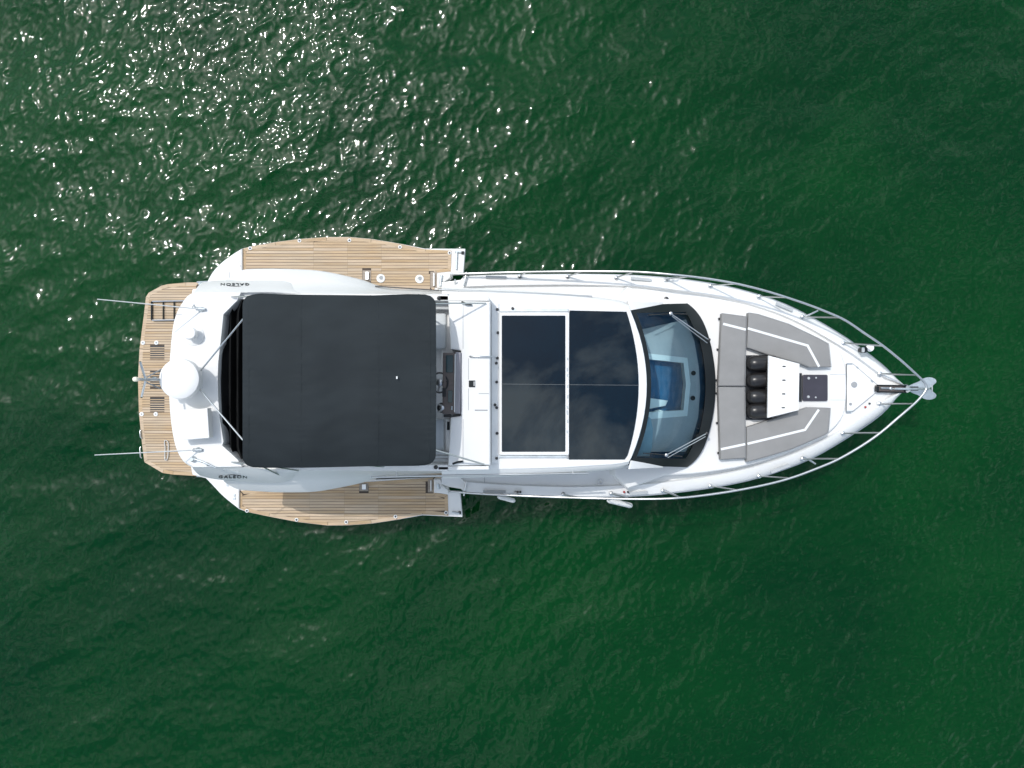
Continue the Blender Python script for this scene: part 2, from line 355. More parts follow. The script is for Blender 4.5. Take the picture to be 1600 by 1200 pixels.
# --- hull: stations along the length, outline of the gunwale on both sides (photo pixels)
UP = [(690, 442), (706, 440), (721, 438), (725, 432), (760, 430.5), (850, 429), (960, 429), (1040, 433), (1100, 440), (1140, 447), (1180, 457), (1220, 470), (1262, 489), (1320, 522), (1362, 551), (1390, 573), (1405, 588), (1412, 596), (1416, 604)]
LO = [(690, 758), (706, 760.5), (721, 763), (725, 768.5), (760, 771.5), (800, 774), (900, 777), (1000, 775), (1060, 770), (1120, 762), (1180, 750), (1234, 733), (1280, 714), (1330, 685), (1370, 659), (1390, 643), (1405, 626), (1412, 616), (1416, 606)]
UPc, LOc = UP[:4]+cat(UP[4:], 6, False), LO[:4]+cat(LO[4:], 6, False)
def yu(x): return float(np.interp(x, [p[0] for p in UPc], [p[1] for p in UPc]))
def yl(x): return float(np.interp(x, [p[0] for p in LOc], [p[1] for p in LOc]))
def gz(x): return 1.75+0.42*max(0.0, min(1.0, (x-880)/536))
def axis_y(x): return 592+0.0113*(x-214)
st = [690, 706, 720, 725]+list(np.linspace(740, 1370, 33))+[1385, 1395, 1402, 1408, 1412, 1415]
def hull_side(x, yy):
    """Points from keel depth to the inner edge of the gunwale on one side of a station."""
    z = gz(x); p = W(x, yy, z); a = W(x, axis_y(x), z); f = max(0.0, (x-880)/536)
    def low(zz, k, rake):
        q = a+(p-a)*(1-k); return Vector((q.x-rake*f*f, q.y, zz))
    inw = (a-p); wd = min(0.20, inw.length*0.6); inw = inw.normalized() if inw.length > 1e-5 else Vector()
    e = Vector((0.10*f*f, 0, 0))
    wd = min(0.20+0.10*f, (a-p).length*0.6); dr = 0.03+0.19*f
    up = lambda k, dz_: p+inw*wd*k+Vector((0, 0, dz_))
    return [low(-0.5, 0.35+0.5*f, 1.9), low(0.05, 0.12+0.45*f, 1.35), low(0.75, 0.04+0.25*f, 0.75), low(z-0.32, 0.005+0.05*f, 0.15),
            low(z-dr-0.12, 0.0, 0), low(z-dr-0.02, 0.0, 0), up(0.08, -dr*0.85), up(0.45, -dr*0.3), up(0.85, 0.004), up(1.0, 0.012), up(1.0, -0.07)+inw*0.025]
bm = bmesh.new()
su, sl = [hull_side(x, yu(x)) for x in st], [hull_side(x, yl(x)) for x in st]
loft(bm, su); loft(bm, sl)
bm.faces.new([bm.verts.new(p) for p in su[0]+sl[0][::-1]])           # closing bulkhead at the balcony step
loft(bm, [[a[0] for a in su], [b[0] for b in sl]])
loft(bm, [su[-1], sl[-1]])
# aft half of the hull, low enough for the balconies to fold out over it
AFT = [(300, 452), (330, 446), (400, 441), (520, 438), (640, 436), (694, 436), (694, 764), (640, 764), (520, 761), (400, 756), (330, 750), (300, 742), (292, 700), (288, 597), (292, 500)]
add_prism(bm, [W(x, y, 0.88) for x, y in AFT], 1.3, 0.03)
hull = fin('hull', bm, M['gelcoat'], Y, 30)
# dark rubbing strake line along the gunwale
bm = bmesh.new()
for side, fn in ((1, yu), (-1, yl)):
    pts = []
    for x in st: z = gz(x)-0.075-0.03-0.19*max(0, (x-880)/536); p = W(x, fn(x), gz(x)); pts.append(Vector((p.x+0.012*max(0, (x-1100)/300), p.y+side*0.012, z)))
    add_tube(bm, pts, 0.022, 6)
fin('rub_rail', bm, M['black'], hull, 50)
bm = bmesh.new()
for side, fn in ((1, yu), (-1, yl)):
    pts = []
    for x in st: z = gz(x)-0.03-0.03-0.19*max(0, (x-880)/536); p = W(x, fn(x), gz(x)); pts.append(Vector((p.x+0.012*max(0, (x-1100)/300), p.y+side*0.008, z)))
    add_tube(bm, pts, 0.016, 6)
fin('steel_strip', bm, M['steel'], hull, 50)
# --- deck sheet inside the gunwale
bm = bmesh.new(); rings = []
for a, b, x in zip(su, sl, st):
    p, q = a[-1], b[-1]
    rings.append([p.lerp(q, k/8)+Vector((0, 0, 0.05*(1-abs(k-4)/4))) for k in range(9)])
loft(bm, rings); deck = fin('deck', bm, M['deckwhite'], Y, 30)
def dz(x): return gz(x)-0.07
# cockpit sole under the flybridge
prism('cockpit_floor', [(310, 462), (694, 455), (694, 742), (310, 732)], 0.92, 0.05, M['teak'], Y)

# --- foredeck trunk that carries the sunpads
TR = [(960, 469), (1040, 467), (1100, 471), (1170, 482), (1230, 501), (1285, 527), (1310, 545), (1321, 570), (1323, 604), (1321, 640), (1310, 662), (1285, 683), (1230, 708), (1170, 727), (1100, 739), (1040, 743), (960, 743)]
TZ = 2.14
trunk = prism('foredeck_trunk', cat(TR, 3), TZ, 0.5, M['gelcoat'], Y, 0.05, 3, out=0.05)

# --- salon cabin below the roof
cab = prism('cabin', [(560, 474), (700, 470), (960, 484), (960, 722), (700, 730), (560, 728)], 3.22, 2.2, M['gelcoat'], Y, out=0.12)
for sgn in (1, -1):
    f = lambda x, z: Vector((W(x, 600, 3.22).x, 0, z)) + Vector((0, sgn*(1.49-0.00035*max(0, x-700)+0.13*(3.22-z)/2.2+0.012), 0))
    for x0, x1 in ((585, 690), (705, 815), (823, 945)):
        bm = bmesh.new(); top = [f(x0, 2.98), f(x1, 2.98), f(x1, 2.02), f(x0, 2.02)]
        n = Vector((0, sgn*0.02, 0)); loft(bm, [top, [p+n for p in top]], True)
        bm.faces.new([bm.verts.new(p+n) for p in top]); bm.faces.new([bm.verts.new(p) for p in top])
        fin('side_window', bm, M['sidewin'], cab, 0)
# interior seen through the windscreen
DZ = 2.40
dash = prism('dashboard', [(962, 524), (1072, 499), (1085, 533), (1092, 575), (1094, 610), (1091, 652), (1080, 690), (1071, 706), (962, 706), (962, 650), (1072, 648), (1076, 600), (1073, 561), (962, 552)], DZ, 0.05, M['dashgrey'], Y)
bm = bmesh.new()
fo, fi = [(1003, 551), (1074, 559), (1079, 600), (1074, 650), (1003, 656)], [(1003, 560), (1068, 567), (1072, 600), (1068, 641), (1003, 645)]
rings = [[W(x, y, DZ+0.012) for x, y in fo], [W(x, y, DZ+0.012) for x, y in fi], [W(x, y, DZ+0.012)-Vector((0, 0, 0.26)) for x, y in fi]]
loft(bm, rings); fin('hatch_surround', bm, M['palebeige'], dash, 30)
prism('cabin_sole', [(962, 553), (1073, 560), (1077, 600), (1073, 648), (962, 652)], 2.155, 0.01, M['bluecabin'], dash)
bm = bmesh.new(); add_prism(bm, [W(1009, 640, 2.30), W(1016, 622, 2.30), W(1044, 626, 2.30), W(1040, 634, 2.30)], 0.13, 0.01)
add_prism(bm, [W(1014, 646, 2.27), W(1030, 640, 2.27), W(1046, 645, 2.27), W(1040, 647, 2.27)], 0.1)
fin('berth_corner', bm, M['palebeige'], dash, 30)
prism('dash_gap_shade', [(962, 486), (1078, 484), (1100, 520), (1112, 570), (1112, 640), (1100, 690), (1078, 722), (962, 722), (962, 655), (1072, 652), (1080, 600), (1074, 557), (962, 548)], 2.26, 0.02, M['bluecabin'], dash)  # blue sheet: gap at the glass and the roof's painted shadow on the dash
prism('companion_seat', [(998, 650), (1010, 648), (1017, 654), (1020.5, 670), (1019.5, 698), (1015, 714), (990, 714)], 2.66, 0.25, M['seatblue'], dash, 0.03, 3)
for px, py in ((1083.5, 583), (1082.5, 622)):
    lathe('dash_vent', W(px, py, DZ), [(0.045, 0), (0.045, 0.012), (0.034, 0.016), (0.030, 0.004)], M['frame'], dash, 16)

# --- windscreen: one curved sheet, tinted pane inside a dark frame
def S(u, v, off=0.0):
    A = 983+28*(1-v*v); F = 1118-30*v*v-14*abs(v)**9
    px = A+(F-A)*u; py = 602-(0.5*(123+128)+2.5*u)*v
    z = 3.36-1.10*u**1.12-0.10*abs(v)**5*(1-0.3*u)+0.07*math.sin(math.pi*u)
    p = W(px, py, z); p.z += off; return p
NU, NV = 34, 60
us = [i/NU for i in range(NU+1)]; vs_ = [-1+2*j/NV for j in range(NV+1)]
def sheet(sel, off, mat_, name, parent, thick=0.02):
    bm = bmesh.new(); cache = {}
    def gv(i, j):
        if (i, j) not in cache: cache[(i, j)] = bm.verts.new(S(us[i], vs_[j], off))
        return cache[(i, j)]
    for i in range(NU):
        for j in range(NV):
            if sel((us[i]+us[i+1])/2, (vs_[j]+vs_[j+1])/2): bm.faces.new((gv(i, j), gv(i+1, j), gv(i+1, j+1), gv(i, j+1)))
    if thick:
        bmesh.ops.recalc_face_normals(bm, faces=bm.faces)
        g = bmesh.ops.extrude_face_region(bm, geom=list(bm.faces))
        for e in g['geom']:
            if isinstance(e, bmesh.types.BMVert): e.co.z -= thick
    return fin(name, bm, mat_, parent, 30)
def wing(u, v): return abs(v) > 0.93+0.07*u/0.58
def inner(u, v): return 0.05 < u < 0.845-0.03*abs(v)**3 and abs(v) < 0.915
ws = sheet(lambda u, v: not inner(u, v), 0.006, M['frame'], 'windscreen_frame', Y, 0.03)
sheet(inner, 0.0, M['windscreen'], 'windscreen_pane', ws, 0)
for sg in (1, -1):
    bm = bmesh.new(); rr = [[], [], [], []]
    for i in range(25):
        u = -0.02+0.60*i/24; v0 = 0.935+0.065*max(0, u)/0.58
        a_, b_ = S(max(u, 0), sg*min(v0, 1.0)), S(max(u, 0), sg*1.0)
        if u < 0: a_.x -= 0.02; b_.x -= 0.02
        o_ = Vector((0, sg*0.05*(1-i/24)+sg*0.012, 0))
        rr[0].append(a_+Vector((0, 0, 0.008))); rr[1].append(a_+Vector((0, 0, 0.022))); rr[2].append(b_+o_+Vector((0, 0, 0.02))); rr[3].append(b_+o_+Vector((0, sg*0.02, -0.25*(1-i/24)-0.05)))
    loft(bm, rr); fin('roof_wing', bm, M['gelcoat'], Y, 40)
bm = bmesh.new()                                                    # skirt from the frame's edge down to the foredeck
edge = [S(u/20, 1) for u in range(21)]+[S(1, 1-2*k/40) for k in range(1, 41)]+[S(1-u/20, -1) for u in range(1, 21)]
loft(bm, [edge, [Vector((p.x, p.y, 2.0)) for p in edge]]); fin('windscreen_skirt', bm, M['frame'], ws, 30)
# wipers
for (a, b, c, d) in (((1107, 531), (1048, 490), (1013, 492), (1074, 491)), ((1104, 677), (1041, 711), (1005, 708), (1066, 713))):
    def on(px, py, k):   # point just above the windscreen under that pixel
        u = min(1, max(0, (px-(983+28*(1-((602-py)/127)**2)))/(118-2*((602-py)/127)**2))); v = max(-1, min(1, (602-py)/127))
        q = S(u, v); return W(px, py, q.z+k)
    wp = tube('wiper_arm', [on(*a, 0.05), on(*b, 0.06)], 0.012, M['steel'], ws, 6)
    tube('wiper_arm', [on(a[0]-2, a[1]+5, 0.05), on(b[0]+2, b[1]+4, 0.06)], 0.009, M['steel'], ws, 6)
    tube('wiper_blade', [on(*c, 0.04), on(*b, 0.045), on(*d, 0.04)], 0.010, M['black'], ws, 6)
    lathe('wiper_pivot', on(*b, 0.04), [(0.035, 0), (0.03, 0.035), (0.012, 0.04)], M['steel'], ws, 12)
    lathe('wiper_pivot', on(*a, 0.02), [(0.03, 0), (0.03, 0.05), (0.012, 0.06)], M['black'], ws, 12)

# --- salon roof with the sliding sunroof
RZ = 3.38
RF = [(690, 461), (780, 463), (880, 468), (960, 475), (984, 480)]
RB = [(983, 722), (960, 726), (880, 731), (780, 734), (690, 735)]
front = [(983+28*(1-v*v), 602-122*v) for v in np.linspace(0.93, -0.93, 15)]
roof = prism('salon_roof', RF+front+RB, RZ, 0.16, M['gelcoat'], Y, 0.02, 2)
# side fascia that slopes outward below the roof edge
for pts, sgn in ((RF, 1), (RB[::-1], -1)):
    bm = bmesh.new(); c = cat(pts, 5, False); r0, r1, r2, r3 = [], [], [], []
    for i, (x, y) in enumerate(c):
        p = W(x, y, RZ-0.03); k = 1-i/(len(c)-1)
        r0.append(p+Vector((0, -sgn*0.05, 0.028))); r1.append(p+Vector((0, sgn*(0.03+0.03*k), -0.03)))
        r2.append(p+Vector((0, sgn*(0.09+0.08*k), -0.22))); r3.append(p+Vector((0, sgn*0.03, -0.26)))
    loft(bm, [r0, r1, r2, r3]); fin('roof_fascia', bm, M['gelcoat'], roof, 40)
glz = RZ+0.022
fix = [(890, 485), (979, 487)]+[(979+19*(1-v*v), 602-115*v) for v in np.linspace(0.95, -0.95, 15)]+[(976, 718), (889, 718)]
prism('fixed_roof_glass', fix, glz, 0.03, M['sunroof'], roof, 0.004, smooth=0)
prism('sunroof_frame', rrect(780, 488, 889, 711, 2), RZ+0.06, 0.06, M['gelcoat'], roof, 0.008)
prism('sunroof_glass', rrect(784, 493, 883.5, 706, 1.5), RZ+0.068, 0.03, M['sunroof'], roof, 0.003, smooth=0)
prism('sunroof_track', rect(781, 482.5, 888, 487), RZ+0.03, 0.03, M['dullsteel'], roof, 0.004)
prism('sunroof_track', rect(779, 711.8, 887, 715.5), RZ+0.03, 0.03, M['dullsteel'], roof, 0.004)
bar('glass_seam', 783.5, 600, 883, 601, RZ+0.0705, 0.008, 0.004, M['glassjoint'], roof)
bar('glass_seam', 889, 601, 998, 602, glz+0.0025, 0.008, 0.004, M['glassjoint'], roof)
bar('sunroof_gasket', 888.2, 486, 886.8, 716, RZ+0.05, 0.03, 0.05, M['seam'], roof)
for i in range(9):
    y0 = 560+i*14+random.uniform(-4, 4)
    bar('gasket_fold', 885.9+random.uniform(0, 1.2), y0, 886.3+random.uniform(0, 1.2), y0+random.uniform(4, 8), RZ+0.066, 0.022, 0.02, M['greyplastic'], roof)
prism('latch_strip', rect(768, 474, 779.4, 724), RZ+0.03, 0.04, M['deckwhite'], roof, 0.006)
for px, py in ((777, 483.5), (801, 482), (778, 520), (777, 559.5), (775.5, 567.5), (776, 597), (773.5, 632.5), (776, 637), (776.5, 677), (776, 716)):
    lathe('snap_knob', W(px, py, RZ+0.03), [(0.026, 0), (0.026, 0.02), (0.016, 0.034)], M['black'], roof, 10)
# hand rails along the roof edges
for pts in ([(686, 452.5, 3.30), (770, 456, 3.27), (850, 459.5, 3.24), (925, 463.5, 3.2)], [(580, 745.5, 3.30), (690, 743.5, 3.28), (800, 741.5, 3.25), (920, 739.5, 3.2)]):
    w3 = [W(*p) for p in pts]; hr = tube('hand_rail', w3, 0.017, M['steel'], Y)
    s = 1 if w3[0].y > 0 else -1
    for k in (0.12, 0.4, 0.68, 0.93):
        i = k*(len(w3)-1); a = w3[int(i)].lerp(w3[min(int(i)+1, len(w3)-1)], i-int(i))
        tube('rail_foot', [a, a+Vector((0, -s*0.09, -0.02))], 0.012, M['steel'], hr, 6)

# --- flybridge: slab, flared sides and coaming
FU = [(350, 441), (363, 430), (378, 421), (415, 419), (465, 420), (500, 422.5), (530, 428), (565, 436.5), (586, 444), (610, 450), (650, 452), (700, 455.5)]
FL = [(350, 753), (360, 760), (373, 765.5), (405, 768.5), (440, 770), (490, 769), (530, 762.5), (565, 755), (590, 747.5), (610, 744), (650, 741.5), (700, 739.5)]
FZ = 2.92
fly = prism('flybridge_deck', [(345, 470), (345, 725)]+[(x, y-14) for x, y in FL]+[(x, y+14) for x, y in FU[::-1]], 2.98, 0.16, M['deckwhite'], Y)
for pts, sgn, yin in ((FU, 1, 458), (FL, -1, 734)):
    bm = bmesh.new(); c = cat(pts, 5, False); rs_ = [[] for _ in range(8)]
    for i, (x, y) in enumerate(c):
        p = W(x, y, FZ); cz = 3.80
        q = W(x, yin-sgn*0 + (x-350)*0.006*1, cz)       # top of the coaming
        if x < 360: q.x = max(q.x, p.x+0.15)
        rs_[0].append(p+Vector((0, -sgn*0.30, -0.16))); rs_[1].append(p+Vector((0, -sgn*0.05, -0.15)))
        rs_[2].append(p+Vector((0, 0, -0.05))); rs_[3].append(p+Vector((0, -sgn*0.02, 0.03)))
        m_ = p.lerp(q, 0.42); m_.z = FZ+0.20; rs_[4].append(m_)
        m_ = p.lerp(q, 0.86); m_.z = cz-0.13; rs_[5].append(m_)
        rs_[6].append(q); rs_[7].append(q+Vector((0, -sgn*0.10, 0.0)))
    rs_.append([p+Vector((0, -sgn*0.03, -0.84)) for p in rs_[7]])
    loft(bm, rs_); fin('flybridge_side', bm, M['gelcoat'], fly, 50)
# dark moulding line between flybridge and side deck
for a, b in (((586, 447), (728, 456.5)), ((588, 748.5), (727, 743))):
    bar('dark_moulding', *a, *b, 3.05, 0.02, 0.03, M['black'], fly)
# forward cowl of the flybridge with lockers
cowl = prism('flybridge_cowl', [(700, 470), (766, 471), (766, 727), (700, 728), (704, 652), (720, 650), (720, 548), (704, 546)], 3.84, 0.46, M['gelcoat'], fly, 0.035, 3)
prism('cowl_flank', [(684, 461), (764, 463), (764, 470), (684, 470)], 3.80, 0.42, M['gelcoat'], fly, 0.015)
prism('cowl_flank', [(684, 728.5), (764, 728), (764, 734), (684, 735)], 3.80, 0.42, M['gelcoat'], fly, 0.015)
for a, b, w in (((723.5, 474), (723.5, 545), .008), ((723.5, 655), (723.5, 724), .008), ((732, 560), (732, 593), .008), ((732, 607), (732, 641), .008), ((748, 615), (764, 615), .010), ((742, 641), (762, 641), .020)):
    bar('locker_seam', *a, *b, 3.843, w, 0.01, M['seam'], cowl)
tube('grab_handle', [W(734, 557, 3.86), W(736, 557, 3.88), W(763, 557.5, 3.88), W(765, 557.5, 3.86)], 0.015, M['steel'], cowl)
tube('roof_handle', [W(766, 557.5, 3.52), W(776, 557.5, 3.5)], 0.012, M['steel'], cowl)
lt = prism('locker_latch', rect(732.5, 594.5, 742.5, 605), 3.852, 0.02, M['frame'], cowl, 0.004)
bar('latch_plate', 740.8, 596, 740.8, 603, 3.855, 0.014, 0.004, M['steel'], lt)
# helm console
con = prism('helm_console', [(692, 551), (711, 551), (711, 647), (691, 647)], 3.86, 0.5, M['brown'], fly, 0.015)
prism('console_cowl', [(712, 550), (720, 550.5), (719, 646.5), (710.5, 646)], 3.90, 0.5, M['mauve'], con, 0.012)
bar('console_trim', 711.2, 553, 710.2, 644, 3.905, 0.014, 0.03, M['stripe'], con)
prism('chart_display', rrect(697, 555, 708, 582, 1), 3.875, 0.03, M['screen'], con, 0.003)
prism('gauge_panel', rrect(700, 610, 707, 629, 1), 3.875, 0.03, M['screen'], con, 0.003)
prism('switch_panel', rect(691, 606, 697, 620), 3.87, 0.03, M['black'], con, 0.004)
for py in (636, 639): lathe('key_switch', W(706, py, 3.862), [(0.018, 0), (0.015, 0.02), (0.006, 0.025)], M['dullsteel'], con, 10)
prism('console_handle', rrect(693, 647.5, 705, 652, 1), 3.80, 0.05, M['black'], con, 0.01)
# steering wheel and throttle
wc = W(687, 598, 3.78); bm = bmesh.new()
nrm = Vector((-0.5, 0, 0.87)); e1 = Vector((0.87, 0, 0.5)); e2 = Vector((0, 1, 0))
add_tube(bm, [wc+(e1*math.cos(a)+e2*math.sin(a))*0.17 for a in [2*math.pi*k/28 for k in range(29)]], 0.016, 8, 0)
for a in (0.3, 2.4, 4.5): add_tube(bm, [wc, wc+(e1*math.cos(a)+e2*math.sin(a))*0.17], 0.013, 6, 1)
add_lathe(bm, wc-Vector((0, 0, .02)), [(0.07, 0), (0.06, 0.04), (0.03, 0.05)], 16, mi=1)
fin('steering_wheel', bm, [M['black'], M['steel']], con, 40)
bm = bmesh.new(); tcn_ = W(691, 637, 3.80)
add_lathe(bm, tcn_, [(0.09, 0), (0.09, 0.03), (0.06, 0.05)], 18, mi=0); add_lathe(bm, tcn_+Vector((0, 0, .05)), [(0.045, 0), (0.04, 0.05), (0.02, 0.06)], 14, mi=1)
add_tube(bm, [tcn_+Vector((0, 0.05, .08)), tcn_+Vector((-0.05, 0.06, .18))], 0.014, 8, 1); add_tube(bm, [tcn_+Vector((0, -0.05, .08)), tcn_+Vector((-0.05, -0.06, .18))], 0.014, 8, 1)
fin('throttle_control', bm, [M['black'], M['steel']], con, 40)
# seats and fittings between canvas edge and cowl
prism('helm_seat', rrect(672, 489, 697, 545, 3), 3.46, 0.45, M['helmseat'], fly, 0.05, 3)
prism('seat_step', rect(698, 489, 702, 545), 3.3, 0.3, M['seam'], fly)
prism('helm_seat', rrect(672, 655, 694, 706, 3), 3.46, 0.45, M['helmseat'], fly, 0.05, 3)
prism('side_locker', rect(697, 655, 703, 706), 3.5, 0.5, M['gelcoat'], fly, 0.01)
prism('locker_vent', rect(698.5, 659, 702.5, 672), 3.51, 0.02, M['frame'], fly)
for y0 in (476, 481, 708, 714, 719):
    bar('rail_trim', 676, y0, 727, y0+0.5, 3.6, 0.045, 0.05, M['greyplastic'], fly)
for px, py in ((686, 466), (681, 730)):
    lathe('vent_dome', W(px, py, 3.8), [(0.038, 0), (0.034, 0.02), (0.02, 0.04), (0.006, 0.045)], M['black'], fly, 12)

# --- aft hardtop arch
AT = [(304, 457), (294, 463), (283, 478), (276, 493), (271, 514), (267.5, 550), (265, 592), (266, 626), (268, 654), (272, 682), (278, 704), (288, 721), (300, 729.5)]
AI = [(376, 457), (371, 469), (349, 491), (345, 530), (341, 565), (340, 592), (341, 625), (343, 650), (346, 672), (349, 690), (347, 696), (371, 718), (378, 729)]
AZ = 3.90
def lin(pts, n): return [tuple(np.array(a, float)+(np.array(b, float)-np.array(a, float))*k/n) for a, b in zip(pts, pts[1:]) for k in range(n)]+[pts[-1]]
bm = bmesh.new(); ta, ti = cat(AT, 5, False), lin(AI, 5)
def arch_z(p): return AZ
T0 = [W(x, y, AZ-0.05)+Vector((-0.012, 0, 0)) for x, y in ta]
T1 = [W(x, y, AZ) for x, y in ta]; T1 = [p.lerp(W(x2, y2, AZ), 0.04) for p, (x2, y2) in zip(T1, ti)]
T2 = [p.lerp(W(x2, y2, AZ), 0.5)+Vector((0, 0, 0.03)) for p, (x2, y2) in zip(T1, ti)]
T3 = [W(x, y, AZ) for x, y in ti]
B0 = [p+Vector((0.10, 0, -0.22)) for p in T0]; B3 = [p-Vector((0, 0, 0.30)) for p in T3]
loft(bm, [B3, B0, T0, T1, T2, T3, B3]); arch = fin('hardtop_arch', bm, M['gelcoat'], Y, 35)
# side wings of the arch (with the lettering) sloping out and down to the flybridge sides
def wing_panel(top, bot, foot):
    bm = bmesh.new(); a, b = cat(top, 6, False), cat(bot, 6, False)
    ta_ = [W(x, y, z) for x, y, z in a]; tb_ = [W(x, y, z) for x, y, z in b]
    rings = [[p+Vector((0, 0, -0.0)) for p in ta_]]
    for k in (0.08, 0.3, 0.55, 0.8, 0.95): rings.append([p.lerp(q, k)+Vector((0, 0, 0.035*math.sin(math.pi*k))) for p, q in zip(ta_, tb_)])
    rings.append(tb_); rings.append([p+Vector((0, 0, -0.12)) for p in tb_])
    s = -1 if tb_[0].y > 0 else 1
    rings.append([p+Vector((0.02, s*0.35, -0.10)) for p in tb_]); rings.append(rings[0])
    loft(bm, rings); return fin('arch_wing', bm, M['gelcoat'], arch, 35)
wu = wing_panel([(303, 457, 3.90), (340, 457.5, 3.90), (376, 457, 3.89), (420, 456.5, 3.86), (470, 459, 3.80)],
                [(316, 441, 3.35), (340, 438.5, 3.28), (378, 438.8, 3.26), (447, 440, 3.25), (470, 458, 3.74)], None)
wl = wing_panel([(300, 729.5, 3.90), (340, 729.5, 3.90), (378, 730, 3.89), (420, 733, 3.86), (470, 734, 3.80)],
                [(313, 743.5, 3.35), (335, 748.5, 3.28), (378, 752.5, 3.26), (440, 754, 3.25), (470, 736, 3.74)], None)
def lettering(c, xd, up, length, wingo):
    """Word on the sloping wing, solid letters."""
    cu = bpy.data.curves.new('lettering', 'FONT'); cu.body = 'GALEON'; cu.size = 0.20; cu.offset = 0.004; cu.extrude = 0.003; cu.align_x = 'CENTER'; cu.align_y = 'CENTER'
    cu.space_character = 1.3; cu.resolution_u = 3
    tmp = bpy.data.objects.new('lettering', cu); col.objects.link(tmp)
    me = bpy.data.meshes.new_from_object(tmp.evaluated_get(bpy.context.evaluated_depsgraph_get()))
    bpy.data.objects.remove(tmp); bpy.data.curves.remove(cu)
    xs = [v.co.x for v in me.vertices]; k = length/(max(xs)-min(xs))
    n = xd.cross(up).normalized()
    mtx = Matrix(((xd.x*k, up.x, n.x, c.x), (xd.y*k, up.y, n.y, c.y), (xd.z*k, up.z, n.z, c.z), (0, 0, 0, 1)))
    me.transform(mtx); me.name = 'lettering'; link('lettering', me, M['letter'], wingo)
    bm = bmesh.new(); pts = []
    for i in range(13):
        s = -0.22*length+0.50*length*i/12; pts.append(c+xd*s+up*(0.10+0.035*math.sin(math.pi*min(1, (i+2)/13))))
    add_tube(bm, [p+n*0.003 for p in pts], 0.004, 6, r2=0.009); fin('emblem_arc', bm, M['letter'], wingo, 50)
bpy.context.view_layer.update()
def wing_frame(px, top, bot, k):
    a, b = W(px, *top), W(px, *bot); up = (a-b).normalized(); return b.lerp(a, k)+Vector((0, 0, 0.035*math.sin(math.pi*k))), up
c, up = wing_frame(368, (457.5, 3.90), (438.8, 3.26), 0.34); n = Vector((-1, 0, 0)).cross(up).normalized(); lettering(c+n*0.006, Vector((-1, 0, 0)), up, 0.50, wu)
c, up = wing_frame(365, (730, 3.90), (751.5, 3.26), 0.33); n = Vector((1, 0, 0)).cross(up).normalized(); lettering(c+n*0.006, Vector((1, 0, 0)), up, 0.50, wl)
bar('arch_seam', 274, 491.5, 346, 492.5, AZ+0.004, 0.008, 0.006, M['seam'], arch)
# radar dome on its mast
dc = W(280, 592, 4.38); dc.z = 0
prof = [(0.22, 4.20), (0.31, 4.22), (0.338, 4.27), (0.338, 4.33), (0.325, 4.385), (0.27, 4.425), (0.15, 4.45), (0.02, 4.456)]
dome = lathe('radar_dome', dc, prof, M['dome'], Y, 48)
mb = bmesh.new(); add_prism(mb, [dc+Vector((x, y, 4.2)) for x, y in ((-0.14, -0.12), (0.16, -0.12), (0.16, 0.12), (-0.14, 0.12))], 0.32, 0.02, out=0.06)
mast = fin('radar_mast', mb, M['gelcoat'], Y, 35)
# small mushroom antenna with its round foot
ac = W(298, 521, 4.1); ac.z = 0; fc = W(303, 524, AZ+0.015); fc.z = 0
lathe('satnav_antenna', ac, [(0.035, 3.92), (0.035, 4.05), (0.105, 4.06), (0.115, 4.10), (0.09, 4.15), (0.03, 4.165), (0.008, 4.166)], M['dome'], arch, 24)
lathe('antenna_foot', fc, [(0.185, 3.90), (0.18, 3.935), (0.165, 3.945), (0.01, 3.946)], M['gelcoat'], arch, 28)
# raised square lid
prism('life_raft_box', [(279, 640.5), (324, 638), (327, 684.5), (279, 688.5)], 4.20, 0.16, M['dome'], arch, 0.018, 3)
mbx = bmesh.new()
for px, py in ((290, 650), (317, 649), (318, 677), (290, 679)): add_tube(mbx, [W(px, py, 4.06), W(px, py, 3.88)], 0.025, 8)
fin('box_legs', mbx, M['greyplastic'], arch)
# whip antennas
for b, tp in (((314, 483, 3.96), (152, 467.5, 5.25)), ((309, 703, 3.96), (148, 711, 5.25))):
    p0, p1 = W(*b), W(*tp)
    wh = tube('whip_antenna', [p0, p0.lerp(p1, 0.3), p1], 0.012, M['dome'], arch, 8, r2=0.007)
    lathe('antenna_base', p0-Vector((0, 0, 0.06)), [(0.05, 0), (0.045, 0.05), (0.025, 0.09)], M['dullsteel'], wh, 14)
    tube('base_lever', [p0+Vector((0.07, 0, 0)), p0-Vector((0.07, 0, -0.03))], 0.028, M['dullsteel'], wh, 8)
# stern light staff behind the dome
sl0, sl1 = W(262, 593, 4.15), W(212, 592.5, 4.85)
stf = tube('light_staff', [sl0, W(240, 593, 4.5), sl1-Vector((0, 0, 0.04))], 0.022, M['dullsteel'], mast, 8)
for a, b in (((219, 565, 4.85), (227, 591, 4.72)), ((221, 621, 4.85), (227, 596, 4.72))): tube('staff_arm', [W(*a), W(*b)], 0.019, M['steel'], stf, 8)
for a, b in (((228, 590, 4.66), (252, 577, 4.2)), ((228, 597, 4.66), (250, 607, 4.2)), ((229, 593, 4.7), (262, 592, 4.2))): tube('staff_stay', [W(*a), W(*b)], 0.012, M['seam'], stf, 6)
lathe('anchor_light', sl1, [(0.036, -0.05), (0.040, 0), (0.036, 0.035), (0.015, 0.05)], M['lampglass'], stf, 16)
bm = bmesh.new(); add_lathe(bm, W(243, 592, 4.4), [(0.03, 0), (0.035, 0.06), (0.02, 0.08)], 12); fin('horn', bm, M['dullsteel'], stf)
